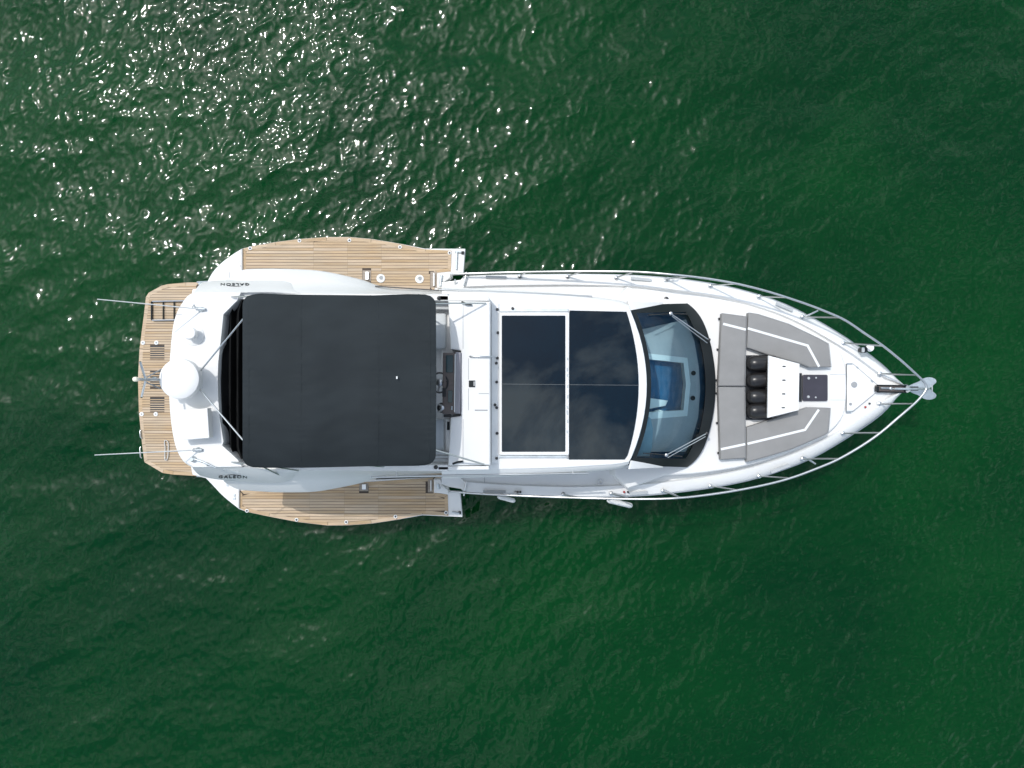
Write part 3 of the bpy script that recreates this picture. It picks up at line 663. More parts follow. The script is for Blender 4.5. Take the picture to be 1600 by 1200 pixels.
# fold-down fitting on the lower side of the arch
ft = tube('folding_bracket', [W(303, 717, 3.99), W(318, 722, 4.02), W(337, 731, 3.98)], 0.017, M['dullsteel'], arch, 8)
lathe('bracket_foot', W(303, 717, AZ), [(0.055, 0), (0.05, 0.06), (0.03, 0.10)], M['dullsteel'], ft, 12)
lathe('bracket_foot', W(326, 725, AZ-0.02), [(0.035, 0), (0.03, 0.06), (0.02, 0.1)], M['steel'], ft, 12)
tube('tow_eye', [W(301, 480, 3.95), W(303, 476, 4.0), W(306, 482, 3.95)], 0.012, M['dullsteel'], arch, 6)

# --- black padded cover aft of the canvas, with folds
bm = bmesh.new(); rings = []
prof = [(341, 3.70), (347, 3.78), (353, 3.66), (357, 3.60), (360, 3.80), (364, 3.64), (368, 3.56), (372, 3.82), (376, 3.66), (381, 3.52), (386, 3.84), (392, 3.6), (400, 3.5)]
for i, (x, z) in enumerate(prof):
    ring = []
    for j in range(41):
        v = j/40; y = 470+v*(717-470); w_ = abs(2*v-1)
        xx = x+ (22*max(0, (w_-0.80)/0.20)**1.1 if i < 3 else (6-i*0.2)*max(0, (w_-0.86)/0.14))+2.5*(w_**2)*(1-i/12)
        ring.append(W(xx, y, z+0.02*math.sin(9*v+i)+0.012*math.sin(23*v+2*i)))
    rings.append(ring)
loft(bm, [[p-Vector((0, 0, 0.5)) for p in rings[0]]]+rings)
fin('folded_cover', bm, M['cover'], fly, 60)
# --- canvas top with its hoops
def bim(u, v):
    w_ = abs(v); cn_ = 1-math.sqrt(max(0.0, 1-max(0.0, (w_-0.87)/0.13)**2))
    left, right = 379+16*cn_, 681-17*cn_+1.0*(1-w_)
    px = left+(right-left)*u
    ce = 0.0
    top = np.interp(u, [0, .04, .3, .5, .7, .9, 1], [460, 458.5, 460.5, 461, 461.5, 459.5, 460])+9*ce
    bot = np.interp(u, [0, .06, .3, .7, .95, 1], [730, 731, 731, 728.5, 728, 727])-9*ce
    py = 0.5*(top+bot)-0.5*(bot-top)*v
    hoop = 0.045*(math.cos(2*math.pi*(u-0.03)/0.335))*(1-w_**3)
    z = 4.96-0.34*w_**3.2-0.10*abs(2*u-1)**3+0.35*hoop
    z += 0.003*math.sin(31*v+5*math.sin(7*u))*math.cos(9*u+2*v)+0.005*math.sin(13*u+4*v)*math.sin(6*v-3*u)
    for h_ in (0.03, 0.30, 0.70, 0.965): z += 0.004*math.sin(70*v+9*h_+3*math.sin(11*v))*math.exp(-abs(u-h_)/0.03)
    return W(px, py, z)
bm = bmesh.new(); BU, BV = 90, 110
rings = [[bim(i/BU, -1+2*j/BV) for j in range(BV+1)] for i in range(BU+1)]
g = loft(bm, rings)
per = [rings[0][j] for j in range(BV+1)]+[rings[i][BV] for i in range(1, BU+1)]+[rings[BU][j] for j in range(BV-1, -1, -1)]+[rings[i][0] for i in range(BU-1, 0, -1)]
cc = sum(per, Vector())/len(per)
loft(bm, [per, [p+(cc-p).normalized()*0.012-Vector((0, 0, 0.055)) for p in per], [p+(cc-p).normalized()*0.09-Vector((0, 0, 0.05)) for p in per]], True)
bimini = fin('canvas_top', bm, M['canvas'], Y, 60)
def seam(u):
    pts = [bim(u, -0.99+1.98*k/30)+Vector((0, 0, 0.003)) for k in range(31)]
    bm = bmesh.new(); loft(bm, [[p+Vector((-0.012, 0, 0)) for p in pts], [p+Vector((-0.007, 0, 0.0012)) for p in pts], [p+Vector((0.007, 0, 0.0012)) for p in pts], [p+Vector((0.012, 0, 0)) for p in pts]])
    return fin('canvas_seam', bm, M['canvas'], bimini, 60)
for u in (0.03, 0.30, 0.70, 0.965): seam(u)
prism('care_tag', rect(619, 588, 621, 592), 5.005, 0.01, M['stripe'], bimini)
for u in (0.04, 0.36, 0.68, 0.96):
    tube('canvas_hoop', [bim(u, -1+2*k/20)-Vector((0, 0, 0.035)) for k in range(21)], 0.014, M['steel'], bimini, 6)
for a, b in (((676, 474, 4.55), (759, 474, 3.86)), ((680, 703, 4.55), (756, 725.5, 3.86)), ((676, 478, 4.55), (640, 470, 3.82)), ((676, 714, 4.55), (640, 722, 3.82)),
             ((381, 497, 4.62), (312, 581, 4.22)), ((380, 688, 4.62), (310, 606, 4.22)), ((400, 466, 4.55), (430, 460, 3.86)), ((400, 724, 4.55), (437, 742, 3.6)),
             ((560, 464, 4.55), (600, 463, 3.84)), ((560, 726, 4.55), (600, 729, 3.84)), ((430, 462, 4.55), (362, 464, 3.93)), ((430, 728, 4.55), (362, 722, 3.93)), ((430, 729, 4.55), (466, 735, 3.82))):
    tube('canvas_strut', [W(*a), W(*b)], 0.014, M['steel'], bimini, 8)
for px, py, s in ((729, 475, 1), (715, 722, -1)):
    b_ = tube('strut_clamp', [W(px-8, py-3*s, 3.9), W(px, py, 3.9), W(px+8, py+1*s, 3.88)], 0.018, M['frame'], bimini, 6)
tube('strap_loop', [W(349, 735, 3.86), W(352, 733, 3.9), W(373, 738, 3.92), W(362, 735, 3.9)], 0.008, M['dullsteel'], bimini, 6)

# --- teak decks: margin planks, straight planks with caulked joints
def inside_spans(poly, y):
    xs = []
    for (x0, y0), (x1, y1) in zip(poly, poly[1:]+poly[:1]):
        if (y0 <= y < y1) or (y1 <= y < y0): xs.append(x0+(x1-x0)*(y-y0)/(y1-y0))
    xs.sort(); return list(zip(xs[::2], xs[1::2]))
def offset_poly(poly, d):
    n = len(poly); out = []; area = sum(a[0]*b[1]-b[0]*a[1] for a, b in zip(poly, poly[1:]+poly[:1]))
    s = 1 if area > 0 else -1
    for i in range(n):
        p0, p1, p2 = Vector(poly[i-1]), Vector(poly[i]), Vector(poly[(i+1) % n])
        n1 = Vector((-(p1-p0).y, (p1-p0).x)).normalized()*s; n2 = Vector((-(p2-p1).y, (p2-p1).x)).normalized()*s
        b = (n1+n2); b = b.normalized() if b.length > 1e-6 else n1
        out.append(tuple(p1+b*(d/max(0.4, b.dot(n1)))))
    return out
def plank_field(poly_px, z, parent, pitch, margin, cuts=(), holes=(), margin_edges=None):
    poly = [tuple(W(x, y, z).xy) for x, y in poly_px]
    base = bmesh.new(); add_prism(base, [Vector((x, y, z-0.006)) for x, y in poly], 0.05)
    fin('caulking', base, M['caulk'], parent, 0)
    inner_ = offset_poly(poly, margin)
    # margin planks, one per outline edge (short edges of curves are joined)
    n = len(poly)
    for i in (margin_edges if margin_edges is not None else range(n)):
        a, b, c_, d = poly[i], poly[(i+1) % n], inner_[(i+1) % n], inner_[i]
        if (Vector(a)-Vector(b)).length < 0.03: continue
        q = [Vector((*p, z)) for p in (a, b, c_, d)]; m_ = sum(q, Vector())/4
        q = [m_+(p-m_)*0.985 for p in q]
        bm = bmesh.new(); add_prism(bm, q, 0.03); fin('margin_plank', bm, M['teak'], parent, 0)
    ys = [p[1] for p in inner_]; y = min(ys)+0.003; gap = 0.0085
    cutx = sorted(W(c_, 600, z).x for c_ in cuts)
    while y < max(ys)-0.01:
        y2 = min(y+pitch-gap, max(ys)-0.003)
        s0, s1 = inside_spans(inner_, y+0.002), inside_spans(inner_, y2-0.002)
        if len(s0) == len(s1):
            for (a0, a1), (b0, b1) in zip(s0, s1):
                lo, hi = min(a0, b0), max(a1, b1)
                xs = [lo]+[c_ for c_ in cutx if lo+0.1 < c_ < hi-0.1]+[hi]
                # gaps where vents or hatches are let in
                segs = [(p+0.001, q-0.001) for p, q in zip(xs, xs[1:])]
                for (hx0, hy0, hx1, hy1) in holes:
                    if y < hy1 and y2 > hy0:
                        ns = []
                        for p, q in segs:
                            if hx1 <= p or hx0 >= q: ns.append((p, q)); continue
                            if hx0-p > 0.05: ns.append((p, hx0))
                            if q-hx1 > 0.05: ns.append((hx1, q))
                        segs = ns
                for p, q in segs:
                    l0 = a0 if abs(p-0.001-lo) < 1e-6 else p; l1 = b0 if abs(p-0.001-lo) < 1e-6 else p
                    r0 = a1 if abs(q+0.001-hi) < 1e-6 else q; r1 = b1 if abs(q+0.001-hi) < 1e-6 else q
                    h = z+random.uniform(-0.0012, 0.0012)
                    bm = bmesh.new(); add_prism(bm, [Vector((l0, y, h)), Vector((r0, y, h)), Vector((r1, y2, h)), Vector((l1, y2, h))], 0.03)
                    fin('teak_plank', bm, M['teak'], parent, 0)
        y += pitch

def hole(x0, y0, x1, y1, z):
    a, b = W(x0, y1, z), W(x1, y0, z); return (a.x, a.y, b.x, b.y)
# swim platform
SZ = 0.46
SP = [(312, 441), (290, 441.5), (262, 444), (252, 446.5), (232, 457.5), (228, 464), (225, 490), (218, 545), (215.5, 592), (217, 645), (222, 695), (225.5, 722), (254, 739), (270, 741.5), (312, 744)]
SPo = offset_poly(SP, 0.3)
plat = prism('swim_platform', SPo, SZ-0.012, 0.22, M['gelcoat'], Y, 0.02)
slots = [hole(234.5, 541, 257, 562, SZ), hole(234.5, 580, 257, 604, SZ), hole(234.5, 622, 257, 643, SZ)]
plank_field(SP, SZ, plat, 0.0563, 0.075, holes=slots, margin_edges=range(0, 14))
for (x0, y0, x1, y1) in slots:
    bm = bmesh.new(); add_prism(bm, [Vector((x0, y0, SZ-0.004)), Vector((x1, y0, SZ-0.004)), Vector((x1, y1, SZ-0.004)), Vector((x0, y1, SZ-0.004))], 0.008)
    gr = fin('vent_recess', bm, M['black'], plat, 0)
    n_ = 6; h_ = (y1-y0)/n_
    for i in range(n_):
        a = y0+i*h_+0.004; bm = bmesh.new()
        add_prism(bm, [Vector((x0, a, SZ+0.001)), Vector((x1, a, SZ+0.001)), Vector((x1, a+h_*0.42, SZ+0.001)), Vector((x0, a+h_*0.42, SZ+0.001))], 0.02)
        fin('vent_slat', bm, M['teak'], plat, 0)
for px, py in ((223.5, 535.5), (244.5, 535.5), (221.5, 647), (243.5, 647)):
    lathe('deck_socket', W(px, py, SZ), [(0.047, 0), (0.045, 0.012), (0.018, 0.014), (0.014, 0.004)], M['stripe'], plat, 16); lathe('socket_bore', W(px, py, SZ), [(0.014, 0.004), (0.014, 0.0165), (0.004, 0.017)], M['seam'], plat, 10)
# bathing ladder folded on the platform
bm = bmesh.new()
for x in (237, 255, 272): add_tube(bm, [W(x, 471, SZ+0.03), W(x, 500, SZ+0.03)], 0.014 if x > 240 else 0.02, 8, 0)
for y in (471, 500.5): add_tube(bm, [W(238, y, SZ+0.05), W(300, y-1, SZ+0.06)], 0.016, 8, 1)
fin('bathing_ladder', bm, [M['frame'], M['steel']], plat, 40)
bm = bmesh.new(); lo_ = cat([(258, 688), (261, 689), (263, 694), (262.5, 712), (260, 719), (257.5, 716), (258, 700), (257, 692)], 4)
add_tube(bm, [W(x, y, SZ+0.03) for x, y in lo_]+[W(*lo_[0], SZ+0.03)], 0.01, 6); fin('grab_loop', bm, M['steel'], plat, 40)
for y0, y1 in ((672, 685), (698, 716)):
    tube('edge_handle', [W(220, y0, SZ+0.03), W(218.5, y0+2, SZ+0.04), W(219.5, y1-2, SZ+0.04), W(221.5, y1, SZ+0.03)], 0.014, M['steel'], plat, 8)
for y, s in ((444, 1), (741, -1)):
    bm = bmesh.new(); add_tube(bm, [W(312, y, 0.75), W(324, y-1*s, 0.8)], 0.045, 10); add_tube(bm, [W(308, y-3*s, 0.7), W(326, y-4*s, 0.78)], 0.018, 8)
    fin('platform_hinge', bm, M['dullsteel'], plat, 40)

# balconies folded out on both sides
BZ = 0.98
def balcony(teak, white, wedge, cuts, studs, discs, label, cut_holes, block, sgn, fits=()):
    b = prism('balcony', white, BZ-0.012, 0.17, M['gelcoat'], Y, 0.015); b['label'] = label
    for q_ in fits: prism('wing_fitting', rrect(*q_, 0.7), BZ+0.075, 0.03, M['dullsteel'], b, 0.004)
    plank_field(teak, BZ, b, 0.0605, 0.07, cuts=cuts, holes=[hole(*h, BZ) for h in cut_holes])
    prism('quarter_wing', wedge, BZ+0.06, 0.22, M['gelcoat'], b, 0.03, 3)
    for px, py in studs:
        lathe('railing_socket', W(px, py, BZ), [(0.038, 0), (0.038, 0.010), (0.014, 0.012)], M['stripe'], b, 14)
        lathe('socket_plug', W(px, py, BZ), [(0.021, 0.006), (0.021, 0.0145), (0.004, 0.0165)], M['black'], b, 10)
    for px, py in discs:
        lathe('table_socket', W(px, py, BZ), [(0.090, 0), (0.088, 0.014), (0.045, 0.018), (0.04, 0.006)], M['stripe'], b, 24)
        lathe('socket_bore', W(px+1, py-1*sgn, BZ), [(0.040, 0.006), (0.040, 0.020), (0.01, 0.0205)], M['seam'], b, 16)
    for h in cut_holes[:2]:
        x0, y0, x1, y1 = h
        prism('bracket_plate', rect(x0+.5, y0+.5, x1-.5, y1-.5), BZ+0.002, 0.02, M['teakgrey'], b)
        prism('folding_bracket', rrect(x0+4.5, y0+2.5, x1-4, y1-3, 0.8), BZ+0.05, 0.05, M['steel'], b, 0.006)
    prism('hinge_block', block, BZ+0.22, 0.3, M['gelcoat'], b, 0.02)
    return b
T_up = [(379, 389), (390, 385.5), (430, 378.5), (468, 373.5), (510, 370.5), (546, 370.5), (580, 373.5), (625, 381), (665, 389.5), (705.5, 391.5), (704.5, 424), (683, 426), (678, 456), (379, 452)]
W_up = [(377, 389), (390, 385.1), (430, 378.1), (468, 373.1), (510, 370.1), (546, 370.1), (580, 373.1), (625, 380.6), (664, 388.3), (727, 388.5), (724, 426), (700, 430), (690, 458), (377, 454)]
V_up = cat([(323, 441), (332, 425), (345, 411), (362, 398), (378, 388)], 4, False)+[(378.3, 445), (330, 452)]
up_b = balcony(T_up, W_up, V_up, (490, 543, 596, 670), ((391, 388), (468, 376), (546, 375.5), (625, 386), (702.5, 395)), ((595, 435), (655.5, 436)),
        'teak balcony on the side toward the sun glints', [(566, 422, 580, 440), (672, 424, 683, 450)], [(683, 427), (706, 425), (706, 432), (694, 441), (692, 450), (683, 450)], 1, ((370.5, 405.5, 373, 409.5), (372.5, 413, 375, 416.5), (356.5, 424.5, 358, 436)))
T_lo = [(373.5, 767), (680, 746), (682, 770), (699.5, 773), (700.5, 806), (660, 804), (620, 812), (580, 818), (545, 820.5), (512, 821), (465, 815.5), (420, 807), (385, 799.5), (373.5, 794)]
W_lo = [(372, 760), (690, 744), (694, 768), (719, 769), (722.5, 808), (660, 805.2), (620, 812.4), (580, 818.4), (545, 820.9), (512, 821.4), (465, 815.9), (420, 807.4), (385, 799.9), (372, 795)]
V_lo = cat([(318, 744), (330, 756), (346, 773), (360, 785), (373, 795)], 4, False)+[(373.2, 758), (345, 748)]
lo_b = balcony(T_lo, W_lo, V_lo, (484, 538, 591, 665), ((386, 798), (463.5, 812), (541, 815.5), (618, 807), (697, 801)), (),
        'teak balcony on the side away from the sun glints', [(561, 754, 576, 768), (668, 748, 678, 770)], [(678, 749), (688, 749), (691, 757), (700, 762), (700, 772), (678, 770)], -1, ((365, 772, 367.5, 776), (364, 777, 368, 781), (353.5, 752.5, 357, 760)))
# struts and small gear in the balcony corners
for pts, r in ((((714, 393), (713, 421)), 0.02), (((711, 393), (721, 394)), 0.02), (((690, 430), (688, 447)), 0.03)):
    tube('balcony_strut', [W(*p, BZ+(0.02 if r < .03 else 0.24)) for p in pts], r, M['dullsteel'], up_b, 8)
prism('strut_pad', rect(721, 392.5, 725, 397), BZ+0.02, 0.03, M['frame'], up_b)
prism('teak_step', rect(692, 449.5, 706, 452), 1.55, 0.1, M['teak'], up_b, 0.004)
for pts, r in ((((706, 800), (718, 802)), 0.02), (((684, 756), (686, 764)), 0.03)):
    tube('balcony_strut', [W(*p, BZ+(0.02 if r < .03 else 0.24)) for p in pts], r, M['dullsteel'], lo_b, 8)
prism('strut_pad', rect(716.5, 799, 720, 803.5), BZ+0.02, 0.03, M['frame'], lo_b)
prism('teak_step', rect(680, 743.5, 702, 746.5), 1.55, 0.1, M['teak'], lo_b, 0.004)

# --- guard rail round the bow
RU = [(704, 428.5), (760, 426.5), (850, 424.5), (940, 424), (1000, 425), (1050, 429), (1100, 434.5), (1150, 443), (1200, 455.5), (1250, 471.5), (1285, 484.5), (1320, 500), (1350, 520), (1380, 540.5), (1410, 565), (1434, 587), (1444, 597), (1447.5, 604)]
RL = [(704, 768), (760, 772), (850, 776), (950, 779), (1020, 779.5), (1060, 778), (1100, 774), (1150, 766.5), (1200, 756.5), (1240, 745.5), (1280, 730.5), (1310, 717.5), (1345, 697.5), (1376, 676), (1403, 653), (1430, 629.5), (1443, 615), (1447, 608)]
def rz(x): return gz(x)+0.10+0.52*min(1, max(0, (x-720)/330))
rail_px = cat(RU, 5, False)+cat(RL[::-1], 5, False)
rail = tube('guard_rail', [W(x, y, rz(x)) for x, y in rail_px], 0.0220, M['steel'], Y, 10)
for b, tp in (((812, 431.5), (822, 425.2)), ((887, 432), (908, 424.2)), ((963, 434), (990, 424.8)), ((1043, 436), (1076, 431.7)), ((1110, 446), (1150, 443)), ((1186, 463), (1229, 464.5)), ((1254, 495), (1310, 495.8)), ((1318, 536), (1379, 540)), ((1375, 584), (1433, 586)),
              ((806, 770.5), (818, 774.8)), ((880, 772.5), (905, 777.5)), ((955, 771), (984, 779)), ((1036, 767), (1064, 777.7)), ((1110, 759.5), (1152, 766)), ((1186, 744), (1233, 747.3)), ((1254, 717), (1311, 717)), ((1317, 677), (1375, 676.5)), ((1374, 631), (1428, 631))):
    p0, p1 = W(*b, gz(b[0])), W(*tp, rz(tp[0]))
    s_ = tube('stanchion', [p0, p1], 0.017, M['steel'], rail, 8)
    lathe('stanchion_foot', p0, [(0.045, -0.01), (0.042, 0.015), (0.02, 0.03)], M['steel'], rail, 12)
for a, b in (((704, 428.5), (704, 437)), ((711, 437), (711, 446))): tube('rail_end', [W(*a, rz(704)), W(*b, 1.7)], 0.016, M['steel'], rail, 8)
tube('rail_end', [W(704, 768, rz(704)), W(690, 757, 1.7)], 0.016, M['steel'], rail, 8)
# mooring cleats and fairleads
def cleat(px, py, ang, z):
    c = W(px, py, z); d = Vector((math.cos(ang), math.sin(ang), 0)); bm = bmesh.new()
    add_tube(bm, [c-d*0.14+Vector((0, 0, 0.055)), c-d*0.05+Vector((0, 0, 0.065)), c+d*0.05+Vector((0, 0, 0.065)), c+d*0.14+Vector((0, 0, 0.055))], 0.018, 8)
    for s in (-1, 1): add_tube(bm, [c+d*0.05*s, c+d*0.05*s+Vector((0, 0, 0.065))], 0.02, 8)
    fin('cleat', bm, M['steel'], deck, 50)
cleat(1047, 435, 0.1, gz(1047)+0.012); cleat(1266, 490.5, R(25), gz(1266)+0.01); cleat(1263, 718.5, R(-32), gz(1263)+0.01); cleat(1045, 769, R(-25), gz(1045)+0.01); cleat(727, 763, R(80), gz(727)+0.012); cleat(727, 437, R(80), gz(727)+0.012)
for (x0, y0, x1, y1) in ((759, 432.5, 791, 433.5), (986, 434.5, 1018, 437.5), (1213, 474, 1239, 485), (1205, 738, 1234, 727), (985, 771.5, 1012, 769.5), (755, 768.3, 790, 768.8)):
    bar('fairlead_plate', x0, y0, x1, y1, gz((x0+x1)/2)+0.02, 0.055, 0.03, M['greyplastic'], deck)
for px, py in ((1014, 465), (1041, 467.5)):
    lathe('deck_filler', W(px, py, dz(px)+0.02), [(0.05, 0), (0.045, 0.03), (0.02, 0.04)], M['black'], deck, 14)
bm = bmesh.new(); c_ = W(938, 753, dz(938)+0.05); add_tube(bm, [c_+Vector((math.cos(a), math.sin(a), 0))*0.045 for a in [2*math.pi*k/14 for k in range(15)]], 0.012, 6); fin('deck_ring', bm, M['steel'], deck, 50)
bar('deck_seam', 757, 742, 757, 766, dz(757)+0.036, 0.008, 0.01, M['seam'], deck); bar('deck_seam', 734, 436, 734, 455, dz(734)+0.036, 0.008, 0.01, M['seam'], deck)

# --- bow locker, hatch, windlass channel and anchor
lz = dz(1340)+0.055
lid = prism('anchor_locker_lid', [(1324, 569), (1333, 569), (1370, 601), (1370, 612), (1333, 642), (1323.5, 642)], lz+0.02, 0.06, M['deckwhite'], Y, 0.008)
prism('lid_gasket', [(1323.2, 568.2), (1333.3, 568.2), (1370.8, 600.5), (1370.8, 612.5), (1333.3, 642.8), (1322.7, 642.8)], lz+0.006, 0.05, M['seam'], lid)
lathe('wash_cap', W(1334.5, 601, lz+0.02), [(0.058, 0), (0.056, 0.016), (0.046, 0.02), (0.01, 0.022)], M['seam'], lid, 20)
for a, b in (((1324, 568.5), (1332, 568.5)), ((1323, 643), (1331, 643)), ((1339, 573.5), (1341, 575.5)), ((1361, 594), (1364, 597))): bar('lid_hinge', *a, *b, lz+0.03, 0.03, 0.03, M['dullsteel'], lid)
prism('foot_switch', rrect(1327.3, 629.3, 1331.3, 633.3, 1), lz+0.035, 0.03, M['seam'], lid, 0.004)
lathe('windlass_button', W(1352, 636, lz), [(0.022, 0), (0.02, 0.02), (0.008, 0.026)], M['red'], lid, 10); lathe('windlass_button', W(1358.5, 630.5, lz), [(0.020, 0), (0.018, 0.02), (0.008, 0.026)], M['black'], lid, 10)
for a, b in (((1297, 585), (1322, 585)), ((1297, 625), (1322, 625))): bar('deck_seam', *a, *b, TZ+0.004, 0.008, 0.01, M['greyplastic'], trunk)
hat = prism('deck_hatch', rrect(1254.5, 585.5, 1293.5, 626.5, 2), TZ+0.045, 0.06, M['smoke'], trunk, 0.006)
prism('hatch_edge', rect(1249, 583, 1253, 627.5), TZ+0.035, 0.05, M['black'], trunk)
for px, py in ((1263.5, 591), (1275, 590.3), (1263, 620), (1274.5, 621)):
    lathe('hatch_hinge', W(px, py, TZ+0.045), [(0.028 if px < 1270 else 0.018, 0), (0.024 if px < 1270 else 0.015, 0.014), (0.006, 0.018)], M['greyplastic'], hat, 12)
chan = bmesh.new(); cz = gz(1400)+0.03
add_prism(chan, [W(1369.5, 602, cz), W(1416, 603, cz), W(1416, 613, cz), W(1369.5, 612, cz)], 0.09, 0.008)
chan = fin('anchor_channel', chan, M['brown'], Y, 30)
for y0 in (602, 612.3): tube('channel_side', [W(1370, y0, cz+0.01), W(1416, y0+0.8, cz+0.01)], 0.014, M['frame'], chan, 8)
bm = bmesh.new()
for i in range(24):                                                  # the chain runs down the middle of the channel
    c = W(1378+i*1.6, 607.3+0.01*i, cz+0.014); d = Vector((0.018, 0, 0))
    w_ = 0.011 if i % 2 == 0 else 0.004
    add_tube(bm, [c-d, c+Vector((0, w_, 0)), c+d], 0.005, 5); add_tube(bm, [c-d, c-Vector((0, w_, 0)), c+d], 0.005, 5)
ch = fin('anchor_chain', bm, M['dullsteel'], chan, 50); ch['kind'] = 'stuff'
prism('windlass_body', rect(1369.5, 604, 1374, 611), cz+0.06, 0.08, M['frame'], chan, 0.01)
tube('windlass_pin', [W(1376, 606, cz+0.03), W(1392, 606.5, cz+0.03)], 0.017, M['steel'], chan, 8)
lathe('windlass_shackle', W(1391, 607, cz+0.02), [(0.032, 0), (0.03, 0.02), (0.015, 0.03)], M['steel'], chan, 12)
az = 1.95
bm = bmesh.new()
def slab(pts, th):
    top = [W(x, y, z) for x, y, z in pts]; bmf = [bm.verts.new(p) for p in top]; bmb = [bm.verts.new(p-Vector((0, 0, th))) for p in top]
    n = len(top); bm.faces.new(bmf); bm.faces.new(bmb[::-1])
    for i in range(n): bm.faces.new((bmf[i], bmb[i], bmb[(i+1) % n], bmf[(i+1) % n]))
add_tube(bm, [W(1398, 607.5, cz+0.03), W(1418, 607.6, cz+0.035), W(1436, 607.5, 2.05), W(1452, 607.5, 1.72)], 0.024, 8)
anchor = fin('anchor', bm, M['dullsteel'], Y, 40)
for s in (1, -1):
    bm = bmesh.new()
    f_ = cat([(1417, 606+0*s), (1424, 606-6.0*s+1), (1436, 606-11*s+1), (1444, 606-16*s+1), (1453, 606-17.5*s+1), (1461, 606-15*s+1), (1463, 606-10*s+1), (1459, 606-6*s+1), (1453, 606-1*s+1), (1440, 606+1)], 3)
    slab([(x, y, 1.88-0.10*abs(y-607)/18-(0.12 if x > 1444 else 0.12*(x-1417)/27)) for x, y in f_], 0.025); fin('anchor_fluke', bm, M['dullsteel'], anchor, 40)
for y0 in (604.7, 609.6): bar('fluke_slot', 1419, y0, 1435, y0, 1.905, 0.022, 0.012, M['black'], anchor)
tube('anchor_bar', [W(1456.5, 602, 1.8), W(1456.5, 613, 1.8)], 0.012, M['steel'], anchor, 8)
lathe('bow_roller', W(1415, 607.5, cz-0.05), [(0.075, -0.05), (0.085, 0.0), (0.075, 0.05)], M['greyplastic'], chan, 14)
# searchlight by the rail
lp = W(1349, 546.5, 2.25)
sl_ = lathe('bow_searchlight', lp, [(0.05, -0.13), (0.062, 0), (0.062, 0.05), (0.03, 0.07)], M['frame'], deck, 16)
prism('lamp_lens', rrect(1347.3, 542.5, 1351.3, 550.5, 1.5), 2.335, 0.03, M['greyplastic'], deck, 0.005)
lathe('lamp_cover', W(1359, 543.5, 2.20), [(0.075, 0), (0.07, 0.03), (0.02, 0.04)], M['dome'], deck, 16)

# --- fixed bow table with its lockers
tb = prism('bow_table', [(1201, 555.5), (1249.5, 568.5), (1248, 641), (1199.5, 653)], 2.56, 0.05, M['gelcoat'], Y, 0.008)
prism('table_pedestal', [(1206, 566), (1244, 576), (1243, 634), (1206, 643)], 2.51, 0.38, M['gelcoat'], tb)
for px, py in ((1225.3, 572.5), (1225, 594), (1224.6, 615.5), (1224, 637)):
    prism('table_latch', rrect(px-2.6, py-0.9, px+2.6, py+0.9, 0.8), 2.568, 0.012, M['frame'], tb, 0.002)
for px, py in ((1124.5, 498), (1122, 546), (1119.5, 594), (1119.5, 614.5), (1121, 661), (1123, 708)):
    prism('sunpad_snap', rect(px-1.6, py-1.6, px+1.6, py+1.6), TZ+0.05, 0.06, M['black'], trunk, 0.006)
prism('footwell_pad', rect(1164, 555, 1206, 656), 2.175, 0.05, M['black'], trunk)

# ------------------------------------------------------------------ loose things on board (each its own object)
CZ = 2.30
def cushion(pts, stripe, label):
    o = thing('sunpad_cushion', label, 'cushion', W(sum(p[0] for p in pts)/len(pts), sum(p[1] for p in pts)/len(pts), TZ), 'grey sunpad cushions on the foredeck')
    bm = bmesh.new(); add_prism(bm, [W(x, y, CZ) for x, y in pts], 0.14, 0.025, 3); k = fin('pad', bm, M['cushion'], o, 40)
    k.matrix_parent_inverse = Matrix.Translation(-Vector(o.location))
    sp = [W(x, y, CZ+0.003) for x, y in stripe]; w_ = 0.022; L_, R_ = [], []
    for i, p in enumerate(sp):
        d1 = (p-sp[i-1]).normalized() if i else (sp[1]-p).normalized(); d2 = (sp[i+1]-p).normalized() if i < len(sp)-1 else d1
        n1, n2 = Vector((-d1.y, d1.x, 0)), Vector((-d2.y, d2.x, 0)); b = (n1+n2).normalized(); b = b*(w_/b.dot(n1)); L_.append(p+b); R_.append(p-b)
    bm = bmesh.new(); add_prism(bm, L_+R_[::-1], 0.006); s = fin('stripe', bm, M['stripe'], o, 0); s.matrix_parent_inverse = k.matrix_parent_inverse.copy()
    edge = [W(x, y, CZ-0.024) for x, y in pts]; bm = bmesh.new(); add_tube(bm, edge+[edge[0]], 0.006, 6)
    s = fin('piping', bm, M['seam'], o, 50); s.matrix_parent_inverse = k.matrix_parent_inverse.copy()
    return o
cushion([(1128, 489.5), (1166.5, 494.5), (1164, 603), (1122.5, 603)], [(1130, 506), (1165.5, 515)], 'grey straight cushion by the windscreen, on the side of the searchlight')
cushion([(1122.5, 605), (1164, 605), (1165.5, 716), (1126, 718.5)], [(1126.5, 702), (1164.5, 694)], 'grey straight cushion by the windscreen, on the side of the hanging white fenders')
cushion([(1169.5, 488.5), (1185, 491), (1232, 506), (1279, 528.5), (1295, 537), (1299, 573.5), (1265, 574), (1250, 568), (1201, 554.5), (1167.5, 543)], [(1168.5, 513), (1262, 540), (1280, 573)], 'grey angled cushion with bent white stripe, beside the bow searchlight')
cushion([(1167, 668), (1196, 658.5), (1248, 641.5), (1264, 636.5), (1298, 637.5), (1294.5, 676), (1288, 680), (1237, 702), (1196, 714.5), (1167, 722)], [(1168, 693.5), (1258, 671.5), (1279.5, 640)], 'grey angled cushion with bent white stripe, partly shaded by the white table')
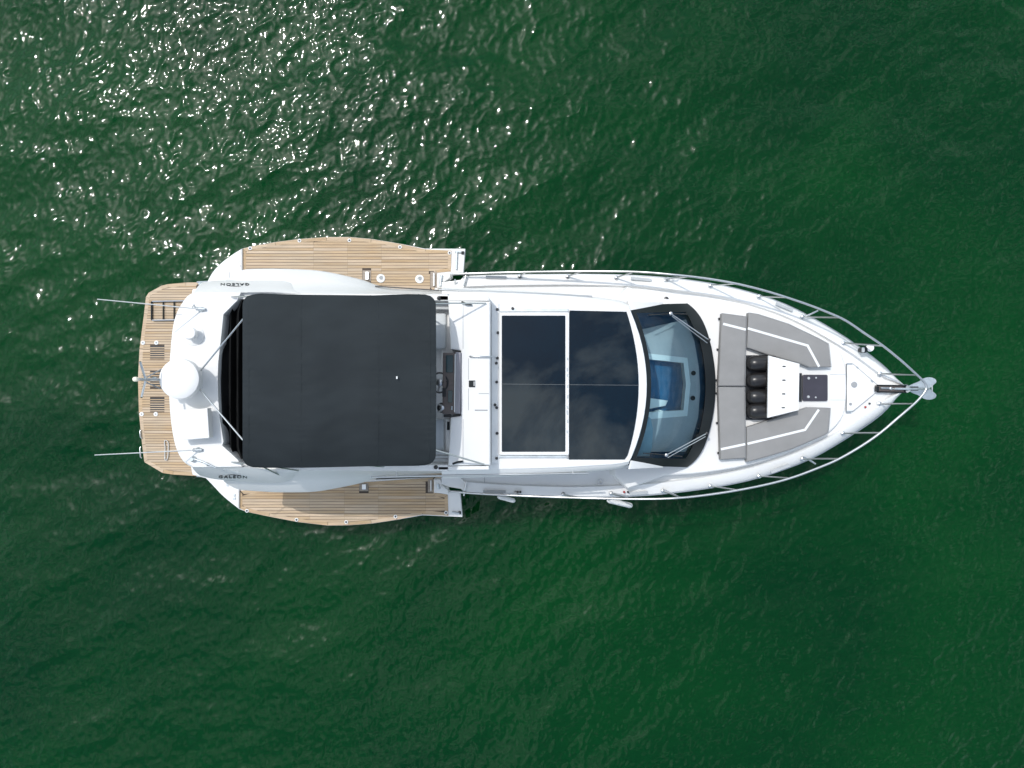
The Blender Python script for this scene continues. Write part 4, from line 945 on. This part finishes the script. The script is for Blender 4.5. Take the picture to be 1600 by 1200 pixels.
# black rounded fenders stowed aft of the table
def black_fender(px, py, yaw, label):
    c = W(px, py, TZ+0.17); r = 0.148
    prof = [(0.02, -0.17), (0.07, -0.16), (0.115, -0.125), (0.14, -0.07), (r, 0.0), (r*0.985, 0.12), (r, 0.25), (r*0.96, 0.36), (0.1, 0.42), (0.02, 0.44)]
    bm = bmesh.new(); add_lathe(bm, (0, 0, 0), prof, 24, 'x'); bmesh.ops.rotate(bm, verts=bm.verts, cent=(0, 0, 0), matrix=Matrix.Rotation(yaw, 3, 'Z'))
    o = fin('stowed_fender', bm, M['vinylblack'], None, 60); o.location = c
    return tag(o, label, 'fender', 'black fenders stowed behind the bow table')
black_fender(1181, 568, R(1), 'glossy black fender stowed nearest the searchlight side of the white table')
black_fender(1181, 594.5, R(4), 'glossy black fender stowed second from the searchlight side of the white table')
black_fender(1181, 620, R(-1), 'glossy black fender stowed second from the shaded angled cushion')
black_fender(1181, 642, R(5), 'glossy black fender stowed right against the shaded angled cushion')
# white fenders hanging outside the rail
def white_fender(a, b, r, knot, label):
    p, q = W(*a), W(*b); d = q-p; L_ = d.length; d.normalize()
    o = thing('white_fender', label, 'fender', (p+q)/2, 'white fenders hung outside the guard rail')
    mi = Matrix.Translation(-Vector(o.location))
    bm = bmesh.new(); add_lathe(bm, (0, 0, 0), [(0.015, 0), (r*0.6, 0.012), (r*0.93, 0.04), (r, 0.08), (r, L_-0.08), (r*0.93, L_-0.04), (r*0.6, L_-0.012), (0.015, L_)], 20, 'x')
    bmesh.ops.transform(bm, verts=bm.verts, matrix=Matrix.Translation(p) @ d.to_track_quat('X', 'Z').to_matrix().to_4x4())
    k = fin('fender_body', bm, M['fender'], o, 50); k.matrix_parent_inverse = mi.copy()
    kn = W(*knot); k = tube('fender_line', [kn, kn.lerp(p, 0.5)+Vector((0, -0.02, -0.02)), p], 0.007, M['rope'], o, 6); k.matrix_parent_inverse = mi.copy()
    k = lathe('line_hitch', kn-Vector((0, 0, 0.02)), [(0.028, -0.02), (0.034, 0), (0.028, 0.02)], M['rope'], o, 12); k.matrix_parent_inverse = mi.copy()
white_fender((777.5, 775.5, 1.62), (805, 783, 1.42), 0.048, (784, 772.5, rz(784)), 'shorter white fender hanging outside the guard rail nearer the teak balcony')
white_fender((948.5, 781, 1.72), (988, 790.5, 1.50), 0.056, (958, 779, rz(958)), 'longer white fender hanging outside the guard rail below the windscreen')
for px, m_ in ((809, 'brown'), (813, 'black'), (975, 'red'), (981, 'black')):
    lathe('line_reel', W(px, 768.5, gz(px)+0.01), [(0.022, 0), (0.022, 0.04), (0.01, 0.05)], M[m_], deck, 12)
for x0, y0, x1, y1 in ((755, 770, 808, 771.5), (958, 771, 982, 775)):
    tube('fender_rack', [W(x0, y0, gz(x0)+0.06), W(x1, y1, gz(x1)+0.06)], 0.014, M['steel'], deck, 8)
